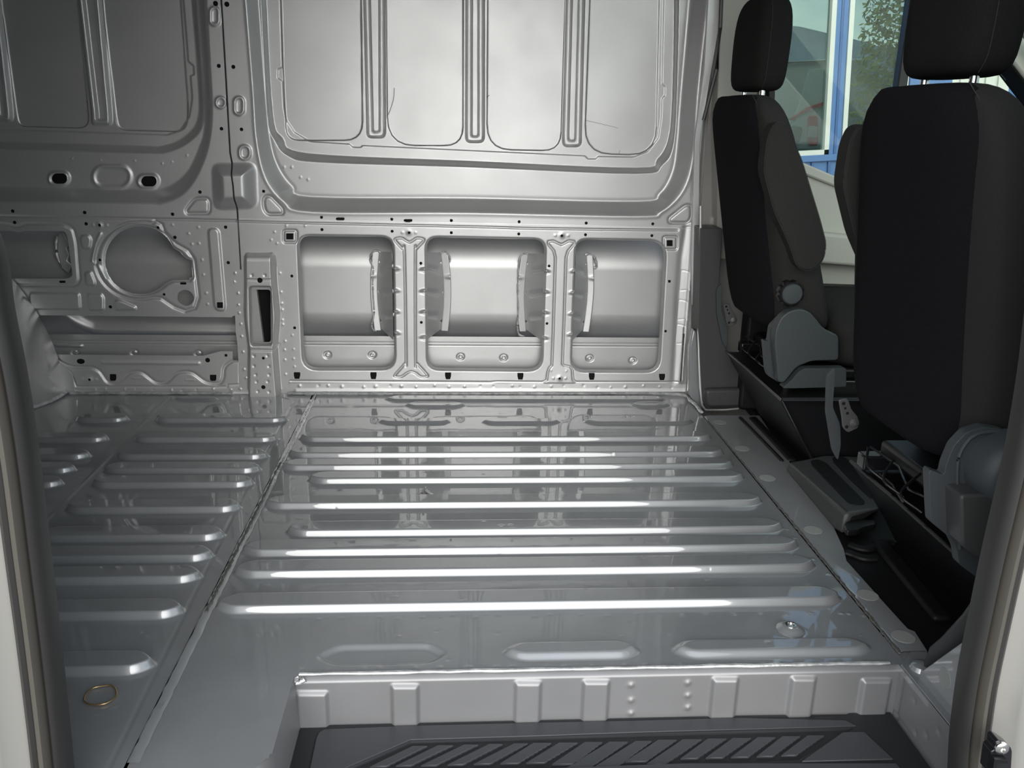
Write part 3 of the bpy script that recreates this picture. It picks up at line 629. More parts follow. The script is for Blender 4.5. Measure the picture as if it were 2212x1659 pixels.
R_ = [((640, 950), (1543, 948), 955.5), ((613.6, 988.6), (1572, 984), 989.9), ((598, 1014), (1593, 1009.5), 1016.4), ((655.6, 1045), (1618, 1039), 1044.9),
      ((564.6, 1091), (1657.7, 1091), 1097.9), ((609.8, 1152), (1705.6, 1148.7), 1157), ((510, 1199), (1737, 1185), 1198), ((492, 1246), (1772.5, 1228), 1243.7), ((454, 1318.7), (1831, 1302), 1318)]
for (a, b), (c, d), yy in R_:
    rib(Fa, fl(a, b)[0], fl(c, d)[0], yn_at(1220, yy))
for x0, x1, yf, yq in ((1076, 1391.7, 1386, 1429.5), (1443, 1896, 1379.5, 1423.6)):
    y0, y1 = yn_at((x0 + x1) / 2, yq), yn_at((x0 + x1) / 2, yf); rib(Fa, fl(x0, 1407)[0], fl(x1, 1404)[0], y0, y1 - y0, 0.011, 0.018)
y0, y1 = yn_at(820, 1438), yn_at(820, 1389); rib(Fa, fl(675, 1415)[0], fl(975, 1412)[0], y0, y1 - y0, -0.007, 0.016)
for x0, x1, ya, yb_ in ((811, 980, 905, 918), (1034, 1216.5, 905, 918.6), (1254.4, 1504, 903.7, 918.7), (868.5, 1012, 869.5, 883), (1354.8, 1452, 868.5, 883), (826.5, 1443, 856.5, 869.5)):
    y0, y1 = yn_at((x0 + x1) / 2, yb_), yn_at((x0 + x1) / 2, ya); rib(Fa, fl(x0, ya + 6)[0], fl(x1, ya + 6)[0], y0, y1 - y0, 0.008, 0.014)
# shallow secondary steps between ribs, spot welds, dings
for i, yy in enumerate((0.5, 1, 2)): pass
for i in range(90):
    Fa.dim((rng.uniform(-0.44, 0.77), rng.uniform(1.34, 2.8)), rng.uniform(0.002, 0.0045), rng.choice((0.0008, -0.0009, 0.0012)))
for i in range(22): Fa.dim(fl(655 + i * 58 + rng.uniform(-14, 14), 1446 - i * 0.75), 0.004, 0.0014)
for i in range(24): Fa.dim(fl(640 + i * 56 + rng.uniform(-14, 14), 1337 - i * 0.7 + rng.uniform(-4, 4)), 0.0038, 0.0013)
for q in [(1700, 1143), (1768, 1170), (1715, 1162), (1755, 1208), (1790, 1240), (1835, 1326), (1866, 1330)]: Fa.dim(fl(*q), 0.004, 0.0014)
for q in [(1700 - 9, 1362)]:
    p = fl(1707, 1362); Fa.dim(p, 0.018, 0.004)
fa = Fa.build('floor', fmap, MT['floor']); tag(fa, kind='structure')
Fb = Sheet(grid((-2.2, -1.45, 0.02), (-1.45, XS + 0.001, 0.0032)), grid((1.0, W + 0.003, 0.0019)))
Fb.phi = np.minimum(Fb.phi, Fb.V - 1.055)
for (a, b), (c, d), yy, xx in [((330, 907), (630, 905), 915, 500), ((283, 950), (609, 948), 957.6, 450), ((242, 990), (587, 988), 995.8, 420), ((215, 1018), (572, 1016), 1025.8, 400), ((190, 1048), (557, 1046), 1056.4, 380),
                               ((130, 1105), (528, 1101), 1111, 330), ((72, 1163), (494, 1160), 1173, 300), ((-40, 1203), (472, 1200), 1218, 300), ((-60, 1250), (447.6, 1245), 1265, 260), ((-90, 1330), (406.6, 1325), 1342, 240), ((-120, 1445), (345, 1440), 1463, 200),
                               ((158, 907), (288, 906), 915, 220), ((-100, 951), (243.7, 950), 958.6, 150), ((-140, 990), (202.5, 989), 995.8, 120), ((-170, 1019), (172, 1018), 1026.3, 100), ((-200, 1049), (145.6, 1048), 1057.3, 90), ((-250, 1102), (88, 1101), 1111, 70)]:
    rib(Fb, fl(a, b)[0], fl(c, d)[0], yn_at(xx, yy))
y0, y1 = yn_at(425, 867.5), yn_at(425, 857); rib(Fb, fl(372, 862)[0], fl(478, 862)[0], y0, y1 - y0, 0.008, 0.014)
xl_ = fl(265 / 3.16, 820 + 1010 / 3.16)[0]
for i in range(60): Fb.dim((rng.uniform(-1.3, -0.5), rng.uniform(1.12, 2.8)), rng.uniform(0.002, 0.0045), rng.choice((0.0009, -0.0010, 0.0013)))
sx_ = fl(373, 850)[0]
Fb.groove([(fl(373, 850)[0], 2.85), (fl(84, 1140)[0], 1.9), (fl(84, 1140)[0], 1.06)], 0.0012, 0.0035)
Fb.groove([(fl(235, 1659)[0], 1.06), (fl(540, 1040)[0], 2.1), (fl(540, 1040)[0], 2.8)], -0.0012, 0.003)
fb = Fb.build('floor', fmap, MT['floor']); tag(fb, kind='structure')
# raised joint between the pressings, with a bead of gritty sealer
bm = bmesh.new()
for x0, x1, z1 in ((XS - 0.003, XS + 0.015, 0.0042),):
    vs = [(x0, 0.0004), (x0 + 0.003, z1), (x1 - 0.004, z1 * .8), (x1, 0.0004)]
    Rg = []
    for y in np.linspace(1.10, 2.80, 120):
        j = rng.uniform(-.0012, .0012); kz = min(1, (y - 1.098) / .03); Rg.append([bm.verts.new((a + j, y, b * kz + rng.uniform(0, .0006))) for a, b in vs])
    for a, b in zip(Rg, Rg[1:]):
        for k in range(3): bm.faces.new((a[k], a[k + 1], b[k + 1], b[k]))
jt = fin('trim_floor_joint', bm, MT['floor']); tag(jt, kind='structure')
bm = bmesh.new(); P = [(XS + 0.006 + rng.uniform(-.0015, .0015), y, 0.0055) for y in np.linspace(1.5, 2.25, 90)]
tube(bm, P, [rng.uniform(0.001, 0.0042) for _ in P], 6, flat=.5); fin('grit_bead', bm, MT['dirt'], jt)
bm = bmesh.new(); P = [(XS + 0.010 + rng.uniform(-.002, .002), y, 0.005) for y in np.linspace(2.1, 2.86, 70)]
tube(bm, P, [rng.uniform(0.0015, 0.003) for _ in P], 6, flat=.5); fin('sealer_bead', bm, MT['seal'], jt)
# wall to floor sealer
def sealline(pts, r, name='trim_wall_sealer', m='seal'):
    P = [p for p in smooth_curve(pts, 14)]; bm = bmesh.new()
    tube(bm, [(p[0], p[1] + rng.uniform(-.001, .001), p[2]) for p in P], [r * rng.uniform(.75, 1.25) for _ in P], 7, flat=.7)
    o = fin(name, bm, MT[m]); tag(o, kind='structure'); return o
sealline([(-1.27, W - .01, .004), (-1.0, W - .01, .005), (-0.74, W - .01, .004)], .007)
sealline([(-0.56, W - .012, .005), (-0.4, W - .01, .004), (0, W - .01, .004), (0.4, W - .01, .005), (0.76, W - .01, .004), (0.80, W - .10, .006), (0.803, 2.66, .008)], .007)
sealline([(-0.262, YS + .004, .001), (0.1, YS + .004, .001), (0.5, YS + .004, .001), (0.775, YS + .004, .001)], .0042)
sealline([(-0.268, YS + .004, -.004), (-0.262, YS - .004, -.010), (-0.252, YS - 0.002, -.004)], .006)
# strip of metal between cargo floor and cab, dark adhesive line along it
edge = [(1640, 900), (1690, 975), (1722, 1030), (1760, 1085), (1795, 1130), (1822, 1190), (1828, 1215), (1870, 1262), (1920, 1318), (1960, 1362), (1975, 1368), (2002, 1410)]
pe = [fl(*p) for p in edge]
bm = bmesh.new(); Lf = [bm.verts.new((XE + .001, y, 0.0005)) for y in np.linspace(1.298, 2.64, len(pe))][::-1]
ys = [p[1] for p in pe]
A_ = [bm.verts.new((XE + .002, p[1], 0.001)) for p in pe]; A2 = [bm.verts.new((XE + .012, p[1], 0.004)) for p in pe]; Bv = [bm.verts.new((p[0], p[1], 0.004)) for p in pe]; Cv = [bm.verts.new((p[0], p[1], -0.03)) for p in pe]
for v in Lf: bm.verts.remove(v)
for i in range(len(pe) - 1):
    for P_, Q_ in ((A_, A2), (A2, Bv), (Bv, Cv)): bm.faces.new((P_[i], P_[i + 1], Q_[i + 1], Q_[i]))
es = fin('floor', bm, MT['floor']); tag(es, kind='structure')
P = [(XE + 0.003 + rng.uniform(-.0012, .0012), y, 0.0035) for y in np.linspace(1.33, 2.6, 140)]
bm = bmesh.new(); tube(bm, P, [rng.uniform(0.0012, 0.0036) * (1.5 if y < 2.0 else .8) for (_, y, _) in P], 6, flat=.5)
o = fin('trim_adhesive_line', bm, MT['dirt']); tag(o, kind='structure')
# foam patches stuck along the strip
dots = [(1540, 875 + 70), (1585, 971), (1656, 1035), (1755, 1148), (1868, 1289), (1950, 1379)]
lab = ['round grey patch on metal strip nearest the far wall', 'round grey patch on metal strip, second from the far wall', 'round grey patch on metal strip beside the black storage cover', 'round grey patch on metal strip beside the storage cover latch',
       'round grey patch on metal strip beside the bare black cab floor', 'round grey patch on metal strip nearest the door step']
for k, (q, l_) in enumerate(zip([(1547, 915), (1586, 972), (1657, 1036), (1756, 1149), (1869, 1290), (1950, 1380)], lab)):
    p = fl(*q); o = lathe('round_patch', [(0.002, 0.0007), (0.0208, 0.0007), (0.0215, 0.0), ], MT['dot'], None, 28, Matrix.Translation((max(p[0], XE + .034), p[1], 0.0045)))
    tag(o, l_, 'patch', 'round patches along the cab edge of the floor')
# ================================================================== door step: riser, end walls, tread
RZ = -0.20
Rs = Sheet(grid((-0.272, 0.792, 0.0022)), grid((RZ, 0.0, 0.0022)))
for c, a, b, t in (('cs', 198, 402, 438), ('cs', 740, 918, 398), ('cs', 1442, 1615, 380), ('cs', 1828, 2002, 374), ('cj', 425, 595, 570), ('cj', 872, 1035, 565), ('cj', 1275, 1462, 578)):
    P = [wl(x, y, YS) for x, y in cp(c, [(a, t), (b, t)])]
    Rs.emb(rnd([(P[0][0], P[0][1]), (P[1][0], P[1][1]), (P[1][0], -0.3), (P[0][0], -0.3)], 0.008), -0.007, 0.009)
for c, x, ys_ in (('cs', 2112, (412, 498, 572)), ('cj', 296, (610, 682, 750))):
    for y in ys_: Rs.dim(wl(*cp(c, [(x, y)])[0], YS), 0.005, -0.003)
Rs.D += 0.012 * ss((Rs.V + 0.012) / 0.012) * 1.0
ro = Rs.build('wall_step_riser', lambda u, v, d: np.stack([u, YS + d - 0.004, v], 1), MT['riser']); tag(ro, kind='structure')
# end walls of the step well
bm = bmesh.new(); pts = [(-0.270, YS), (-0.272, 1.14), (-0.285, 1.09), (-0.32, 1.062), (-0.36, 1.055), (-0.60, 1.052)]
Tp = [bm.verts.new((x, y, -0.0005)) for x, y in pts]; T2 = [bm.verts.new((x + .003, y - .003, -0.012)) for x, y in pts]; Bt = [bm.verts.new((x + .012, y - .012, RZ)) for x, y in pts]
for P_, Q_ in ((Tp, T2), (T2, Bt)):
    for i in range(len(pts) - 1): bm.faces.new((P_[i], P_[i + 1], Q_[i + 1], Q_[i]))
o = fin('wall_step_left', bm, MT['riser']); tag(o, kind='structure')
Rr = Sheet(grid((0.86, YS, 0.004)), grid((RZ, 0.0, 0.004)))
for q in [(1.24, -.03), (1.19, -.06), (1.16, -.03), (1.10, -.07), (1.22, -.08)]: Rr.dim(q, 0.005, 0.003)
Rr.groove([(0.9, -.105), (1.3, -.095)], 0.003, .004); Rr.groove([(1.285, 0), (1.285, -.2)], .003, .005)
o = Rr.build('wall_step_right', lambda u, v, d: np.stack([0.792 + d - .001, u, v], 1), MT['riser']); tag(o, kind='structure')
# tread
TZ = -0.10
tr = empty('door_step_tread', (0.26, 1.15, TZ)); tag(tr, 'black plastic door step tread with raised diagonal grip bars below the silver riser', 'step')
Tt = Sheet(grid((-0.262, 0.786, 0.0025)), grid((0.86, YS - 0.006, 0.0025)))
def tp(c, pts): return [fl(a, b, TZ) for a, b in cp(c, pts)]
Tt.emb(tp('px', [(583, 1720), (612, 1568), (640, 1563), (1930, 1530), (1938, 1532), (2080, 1720)]), 0.004, 0.006)
inner = tp('m1', [(380, 700), (440, 470), (480, 300), (520, 285)]) + tp('cj', [(-560, 912), (1258, 880), (1192, 846), (1190, 846)])
Tt.groove(tp('m1', [(400, 640), (455, 370), (480, 320), (520, 298), (1200, 270), (2212, 245)]) + tp('cj', [(0, 848), (600, 830), (1200, 806)]), -0.003, 0.0035)
rec = tp('m1', [(700, 600), (1205, 382), (2212, 352)]) + tp('cj', [(0, 918), (1255, 882), (930, 1068), (560, 1090), (0, 1108), (-900, 1140)]) + tp('m1', [(1400, 700), (500, 720)])
Tt.emb(rec, -0.004, 0.003)
rec2 = tp('cj', [(1300, 912), (1470, 1066), (1465, 1072), (945, 1086), (-600, 1150), (-600, 1300), (1900, 1300), (1720, 1100)])
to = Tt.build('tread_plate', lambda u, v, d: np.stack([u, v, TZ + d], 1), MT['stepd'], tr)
prism('grip_panel', tp('m1', [(400, 640), (455, 370), (478, 322), (520, 298), (1200, 270), (2212, 245)]) + tp('cj', [(0, 848), (600, 832), (1192, 846), (1256, 878), (0, 914)]) + tp('m1', [(2212, 350), (1205, 380), (700, 600), (650, 640)]), 'z', TZ - 0.001, TZ + 0.0056, MT['step'], tr, bev=0.0008)
bars = []
for i in range(8):   # left group, read off the strip crop
    x0 = [1240, 1440, 1640, 1835, 2035][i] if i < 5 else None
bl = [('m1', 1225, 1345, 420, 880, 1010, 586), ('m1', 1425, 1550, 415, 1085, 1205, 580), ('m1', 1630, 1750, 410, 1285, 1405, 578), ('m1', 1830, 1945, 405, 1495, 1620, 572), ('m1', 2030, 2145, 400, 1705, 1835, 566),
      ('cs', 1558, 1665, 757, 1368, 1470, 875), ('cs', 1705, 1815, 755, 1515, 1620, 872), ('cs', 1850, 1955, 752, 1662, 1790, 880), ('cs', 1990, 2100, 750, 1745, 1880, 900), ('cs', 2140, 2235, 746, 1895, 2030, 900),
      ('cj', 130, 240, 950, -60, 60, 1075), ('cj', 270, 382, 947, 60, 170, 1090), ('cj', 412, 522, 943, 255, 350, 1058), ('cj', 553, 662, 940, 398, 495, 1054), ('cj', 695, 800, 935, 542, 640, 1050), ('cj', 835, 940, 930, 688, 780, 1046), ('cj', 978, 1076, 925, 828, 912, 1040)]
for c, a, b, t_, e, f_, u_ in bl:
    P = tp(c, [(a, t_), (b, t_), (f_, u_), (e, u_)])
    q = []
    for i in range(4):   # saw-tooth right side
        q.append(P[i])
        if i == 1:
            for k in range(1, 16):
                m_ = k / 16; x = P[1][0] + (P[2][0] - P[1][0]) * m_; y = P[1][1] + (P[2][1] - P[1][1]) * m_; q.append((x + (0.0012 if k % 2 else -0.0008), y))
    prism('grip_bar', q, 'z', TZ - 0.001, TZ + 0.0035, MT['step'], tr, bev=0.0008, seg=1)
prism('grip_panel', tp('cj', [(1178, 915), (1300, 913), (1465, 1068), (945, 1082), (1060, 1000)]), 'z', TZ - 0.001, TZ + 0.0062, MT['step'], tr, bev=0.001)
prism('grip_panel', tp('cj', [(-1600, 1160), (300, 1092), (1480, 1092), (1560, 1180), (1560, 1250), (-1700, 1300)]), 'z', TZ - 0.001, TZ + 0.0062, MT['step'], tr, bev=0.001)
# small things lying on the floor
rp = fl(216, 1505, 0.003)
rpts = smooth_curve([(fl(*q)[0], fl(*q)[1], 0.0035) for q in cp('cl', [(490, 1270), (503, 1240), (540, 1207), (600, 1194), (650, 1193), (674, 1222), (672, 1255), (630, 1288), (585, 1302), (530, 1302), (497, 1288)])], 5, True)
ri = tubeo('wire_ring', rpts, 0.0015, MT['gold'], None, 8, True); tag(ri, 'bent oval ring of brassy wire lying on the floor at lower left', 'ring')
p = fl(1707, 1362); g = empty('floor_tie_down_socket', (p[0], p[1], 0.002)); tag(g, 'round domed metal socket set in the floor near the step, cab side', 'socket')
lathe('dome', [(0.0265, 0.0), (0.026, 0.003), (0.020, 0.007), (0.012, 0.010), (0.004, 0.010)], MT['floor'], g, 32, Matrix.Translation((p[0], p[1], 0.001)))
lathe('threaded_collar', [(0.0105, 0.008), (0.0105, 0.0125), (0.0070, 0.0130), (0.0062, 0.004), (0.001, 0.004)], MT['chrome'], g, 24, Matrix.Translation((p[0], p[1], 0.001)))
p = fl(921, 1067); bm = bmesh.new()
P = [fl(*q) for q in cp('f1', [(1172, 788), (1200, 815), (1272, 868), (1240, 872), (1180, 868), (1112, 870), (1112, 852), (1150, 835), (1175, 825)])]
vs = [bm.verts.new((a, b, 0.001 + rng.uniform(0, .006))) for a, b in P]; c = bm.verts.new((sum(a for a, b in P) / len(P), sum(b for a, b in P) / len(P), 0.009))
for i in range(len(vs)): bm.faces.new((vs[i], vs[(i + 1) % len(vs)], c))
bmesh.ops.subdivide_edges(bm, edges=bm.edges, cuts=3, use_grid_fill=True)
for v in bm.verts: v.co.z = max(0.0006, v.co.z + rng.uniform(-.0015, .0015))
o = fin('foil_scrap', bm, MT['foil'], solid=0.0004); tag(o, 'small crumpled triangular scrap of silver film lying between floor ribs', 'scrap')
# ================================================================== cab: seats
def glassmat(name, tint, refl=0.5):
    m = bpy.data.materials.new(name); m.use_nodes = True; n = m.node_tree; n.nodes.clear()
    o = n.nodes.new('ShaderNodeOutputMaterial'); t = n.nodes.new('ShaderNodeBsdfTransparent'); g = n.nodes.new('ShaderNodeBsdfGlossy'); x = n.nodes.new('ShaderNodeMixShader')
    f = n.nodes.new('ShaderNodeFresnel'); f.inputs['IOR'].default_value = 1.45; q = n.nodes.new('ShaderNodeMath'); q.operation = 'MULTIPLY_ADD'; q.inputs[1].default_value = 0.35; q.inputs[2].default_value = 0.0
    t.inputs['Color'].default_value = (*tint, 1); g.inputs['Roughness'].default_value = 0.01
    n.links.new(f.outputs[0], q.inputs[0]); n.links.new(q.outputs[0], x.inputs[0]); n.links.new(t.outputs[0], x.inputs[1]); n.links.new(g.outputs[0], x.inputs[2]); n.links.new(x.outputs[0], o.inputs[0])
    return m
MT['glass'] = glassmat('side_glass', (0.80, 0.86, 0.83), 0.3)
MT['pane'] = glassmat('building_glass', (0.62, 0.70, 0.66), 0.0)
def sring(z, x0, x1, yc, hw, n=36, e=4.5):
    xc, a = (x0 + x1) / 2, (x1 - x0) / 2; P = []
    for k in range(n):
        t = 2 * PI * k / n; c, s_ = math.cos(t), math.sin(t)
        P.append((xc + a * abs(c) ** (2 / e) * (1 if c > 0 else -1), yc + hw * abs(s_) ** (2 / e) * (1 if s_ > 0 else -1), z))
    return P
def loft(name, rings, m, parent, sub=0):
    bm = bmesh.new(); R_ = [[bm.verts.new(p) for p in r] for r in rings]; n = len(R_[0])
    for a, b in zip(R_, R_[1:]):
        for k in range(n): bm.faces.new((a[k], a[(k + 1) % n], b[(k + 1) % n], b[k]))
    bm.faces.new(R_[0][::-1]); bm.faces.new(R_[-1])
    return fin(name, bm, m, parent, sub=sub, angle=60)
def seat(root, yc, xb, xt, armside, zb=0.375, ztp=0.985):
    """xb, xt: x of the rear face at the bottom and at the top"""
    def xr(z): return xt + (xb - xt) * (ztp - z) / (ztp - zb)
    def th(z): t = (z - zb) / (ztp - zb); return 0.185 - 0.085 * t
    # main backrest with side bolsters
    rings = []
    for z, k, dx in ((zb - .004, .80, .03), (zb, .88, .015), (zb + .02, .97, .003), (zb + .1, 1, 0), (zb + .2, 1.03, 0), (zb + .35, 1.03, 0), (zb + .45, 1.0, 0), (ztp - .10, .97, 0), (ztp - .055, .90, .002), (ztp - .025, .78, .006), (ztp - .008, .62, .014), (ztp, .42, .028)):
        x0 = xr(z) + 0.012 + dx; rings.append(sring(z, x0, xr(z) + th(z) - dx, yc, 0.243 * k))
    loft('backrest', rings, MT['cloth2'], root, 1)
    # black rear panel, slightly proud, own outline
    bm = bmesh.new(); prof = []
    for t in np.linspace(0, 1, 15):
        z = zb - .004 + (ztp + .001 - zb) * t
        hw = 0.203 * (1 - 0.30 * max(0, (t - .86) / .14) ** 2.2) * (1 - 0.22 * max(0, (.16 - t) / .16) ** 2)
        prof.append((z, hw))
    rows = []
    for z, hw in prof:
        row = []
        for j in range(19):
            u = -1 + 2 * j / 18; e = abs(u) ** 6
            row.append(bm.verts.new((xr(z) + 0.030 * e + 0.010 * (u * u) * 0.5 + 0.010 * max(0, (z - ztp + .05) / .05) ** 2 * 1.4, yc + hw * u, z)))
        rows.append(row)
    for a, b in zip(rows, rows[1:]):
        for j in range(18): bm.faces.new((a[j], a[j + 1], b[j + 1], b[j]))
    pn = fin('rear_panel', bm, MT['cloth'], root, sub=1, solid=0.02)
    seam_ = [(xr(z) + 0.028, yc - hw * 1.0 - .001, z) for z, hw in prof]
    tubeo('panel_seam', smooth_curve(seam_, 4), 0.0009, MT['stitch'], pn, n=6)
    # headrest on two posts
    hx = xr(ztp) + 0.035
    hr = []
    for z, k, dx in ((.992, .72, .022), (1.000, .88, .008), (1.02, .97, .001), (1.07, 1, 0), (1.13, .99, -.002), (1.18, .94, 0), (1.21, .84, .006), (1.228, .66, .016), (1.236, .42, .030)):
        hr.append(sring(z, hx + dx + (z - 1) * 0.02, hx + .105 - dx + (z - 1) * .02, yc + .012, 0.128 * k, e=3.6))
    ho = loft('headrest', hr, MT['cloth3'], root, 1)
    # stitched seam around the side of the headrest
    sp = [(hx + .034 + (z - 1) * .02, yc + .012 - 0.128 * k * 0.985, z) for z, k in ((.998, .84), (1.02, .965), (1.05, 1.0), (1.1, 1.0), (1.15, .985), (1.19, .93), (1.22, .77))]
    tubeo('stitch_line', smooth_curve(sp, 5), 0.0007, MT['stitch'], ho, n=6)
    for s_ in (-.078, .078):
        tubeo('headrest_post', [(hx + .045, yc + .012 + s_, .94), (hx + .045, yc + .012 + s_, 1.02)], 0.0075, MT['chrome'], root, n=16)
    # cushion
    cu = []
    for x, k, z0, z1 in ((xb + .16, .9, .28, .40), (xb + .20, 1, .26, .425), (xb + .40, 1.02, .25, .43), (xb + .58, 1.0, .25, .45), (xb + .66, .92, .27, .43)):
        P = []
        for q in range(28):
            t = 2 * PI * q / 28; c, s_ = math.cos(t), math.sin(t)
            P.append((x, yc + .25 * k * abs(c) ** .45 * (1 if c > 0 else -1), (z0 + z1) / 2 + (z1 - z0) / 2 * abs(s_) ** .6 * (1 if s_ > 0 else -1)))
        cu.append(P)
    loft('seat_cushion', cu, MT['cloth2'], root, 1)
    # steel recliner plate at the far side
    ys = yc + .200; sx = xb + .020
    pl = prism('recliner_plate', rnd([(sx - .035, .362), (sx - .004, .366), (sx + .012, .330), (sx + .040, .300), (sx + .046, .262), (sx + .012, .244), (sx - .008, .262), (sx - .016, .300)], .008), 'y', ys - .004, ys + .002, MT['steel'], root, bev=.001)
    kk, zk, xk = .62, .362, sx - .02
    pl.data.transform(Matrix.Translation((xk, 0, zk)) @ Matrix.Diagonal((kk, 1, kk, 1)) @ Matrix.Translation((-xk, 0, -zk)))
    for (dx, z, r) in [((-.02 + (a + .02) * kk), zk + (b - zk) * kk, c * kk) for a, b, c in ((-.018, .350, .006), (-.010, .333, .004), (.000, .315, .005), (.004, .266, .006))]:
        lathe('plate_hole', [(r, 0), (r, .0012), (r * .2, .0012)], MT['dark'], pl, 14, Matrix.Translation((sx + dx, ys - .0038, z)) @ Matrix.Rotation(PI / 2, 4, 'X'))
    lathe('pivot_bolt', [(.016, 0), (.015, .003), (.011, .004), (.011, .006), (.007, .007), (.007, .011), (.003, .012)], MT['steel'], root, 24, Matrix.Translation((sx + .010, ys - .004, .311)) @ Matrix.Scale(.68, 4) @ Matrix.Rotation(PI / 2, 4, 'X'))
    # far side valance
    prism('side_valance', rnd([(xb - .020, .40), (xb - .004, .42), (xb + .002, .33), (xb + .024, .29), (xb + .032, .24), (xb + .030, .205), (xb + .014, .23), (xb - .012, .32)], .008), 'y', yc + .245, yc + .252, MT['slate'], root, bev=.002)
    # mechanism and suspension under the seat
    bxo('seat_pan', xb + .10, xb + .60, yc - .21, yc + .21, .235, .27, MT['blk'], root, bev=.01)
    for s_ in (-.205, .205):
        bxo('slide_rail', xb + .06, xb + .62, yc + s_ - .018, yc + s_ + .018, .205, .238, MT['blackgloss'], root, bev=.004)
    tubeo('suspension_wire', [(xb + .06, yc - .18, .24), (xb + .08, yc - .1, .255), (xb + .06, yc, .245), (xb + .09, yc + .1, .25), (xb + .07, yc + .19, .26)], .0025, MT['blackgloss'], root, n=8)
    for k in range(3):
        tubeo('cable', smooth_curve([(xb + .05 + .02 * k, yc + .16 - .07 * k, .27), (xb + .04, yc + .13 - .07 * k, .24), (xb + .07, yc + .10 - .07 * k, .215)], 5), .0028, MT['blk'], root, n=8)
    # armrest folded upright
    ya = yc + (-.262 if armside < 0 else .262); w2 = .026
    ox = xr(.9) - .77
    ap = [(.766, .80), (.768, .88), (.780, .912), (.803, .918), (.822, .895), (.860, .83), (.925, .685), (.951, .62), (.948, .575), (.915, .548), (.880, .560), (.855, .615), (.805, .70)]
    ar = prism('armrest', rnd([(a + ox + .015, b) for a, b in ap], .02), 'y', ya - w2, ya + w2, MT['cloth2'], root, bev=.010, seg=3)
    tubeo('armrest_seam', [(a + ox + .015, ya - (w2 - .002) , b) for a, b in rnd(ap, .02)], .0007, MT['stitch'], ar, n=6, closed=True)
    return xr
ds = empty('driver_seat', (0.98, 2.48, 0.0)); tag(ds, 'far black cloth seat with upright armrest and round knob, back turned to the cargo floor', 'seat')
seat(ds, 2.48, .855, .735, -1)
ps = empty('passenger_seat', (0.98, 1.505, 0.0)); tag(ps, 'near black cloth seat at right with large round bolster cap low on its side', 'seat')
seat(ps, 1.510, .815, .752, 1)
# driver seat: knob, recliner cover, lower trim on the aisle side
def yprism(name, c, pts, y, t, m, parent, r=.006, bev=.004, **k):
    return prism(name, rnd([wl(a, b, y) for a, b in cp(c, pts)], r), 'y', y, y + t, m, parent, bev=bev, **k)
kb = wl(1705, 632, 2.235)
kn = lathe('lumbar_knob', [(.034, 0), (.035, .004), (.035, .020), (.031, .024), (.030, .024)], MT['blk'], ds, 48, Matrix.Translation((kb[0], 2.242, kb[1])) @ Matrix.Rotation(PI / 2, 4, 'X'), teeth=lambda r, h, k: (-.004 if (k // 2) % 3 == 0 and r > .033 else 0))
lathe('knob_cap', [(.027, .022), (.027, .030), (.024, .033), (.010, .034), (.001, .034)], MT['slate'], kn, 32, Matrix.Translation((kb[0], 2.242, kb[1])) @ Matrix.Rotation(PI / 2, 4, 'X'))
yprism('recliner_cover', 'k1', [(1250, 640), (1262, 450), (1330, 290), (1440, 200), (1580, 166), (1710, 205), (1800, 300), (1880, 410), (1990, 480), (2100, 520), (2100, 850), (1740, 860), (1540, 940), (1375, 1150), (1300, 1140)], 2.205, .035, MT['slate'], ds, .012, .008, seg=3)
yprism('recliner_inner_cover', 'k1', [(1100, 580), (1165, 600), (1195, 400), (1300, 290), (1420, 290), (1420, 1100), (1310, 1145), (1165, 1060), (1140, 1000)], 2.250, .02, MT['slate'], ds, .006, .004)
yprism('seat_base_trim', 'k1', [(2200, 955), (1650, 958), (1570, 1000), (1480, 1110), (1352, 1218), (1500, 1222), (2200, 1200)], 2.195, .03, MT['slate'], ds, .006, .008, seg=3)
# passenger seat: outboard recliner cover with big round cap
yprism('recliner_cover', 'r3', [(1533, 470), (1545, 452), (1628, 486), (1640, 420), (1690, 300), (1770, 215), (1880, 180), (2000, 200), (2200, 300), (2400, 420), (2400, 1160), (1870, 1155), (1722, 1045), (1712, 960), (1680, 890), (1548, 782)], 1.235, .02, MT['slate'], ps, .006, .005, seg=3)
c = wl(2188, 1024, 1.20)
lathe('round_bolster_cap', [(.062, -.03), (.060, .006), (.050, .022), (.040, .028), (.012, .030), (.001, .030)], MT['slate'], ps, 48, Matrix.Translation((c[0] + .004, 1.205, c[1])) @ Matrix.Rotation(PI / 2, 4, 'X'))
yprism('adjuster_housing', 'r3', [(1732, 612), (1990, 605), (2200, 605), (2200, 1010), (1850, 1008), (1742, 935)], 1.190, .05, MT['grain'], ps, .008, .010, seg=3)
tubeo('cover_rim', [(wl(a, b, 1.232)[0], 1.233, wl(a, b, 1.232)[1]) for a, b in smooth_curve(cp('r3', [(1730, 950), (1722, 700), (1712, 480), (1730, 350), (1800, 250), (1900, 215), (2010, 225), (2120, 300)]), 5)], .003, MT['slate'], ps, n=8)
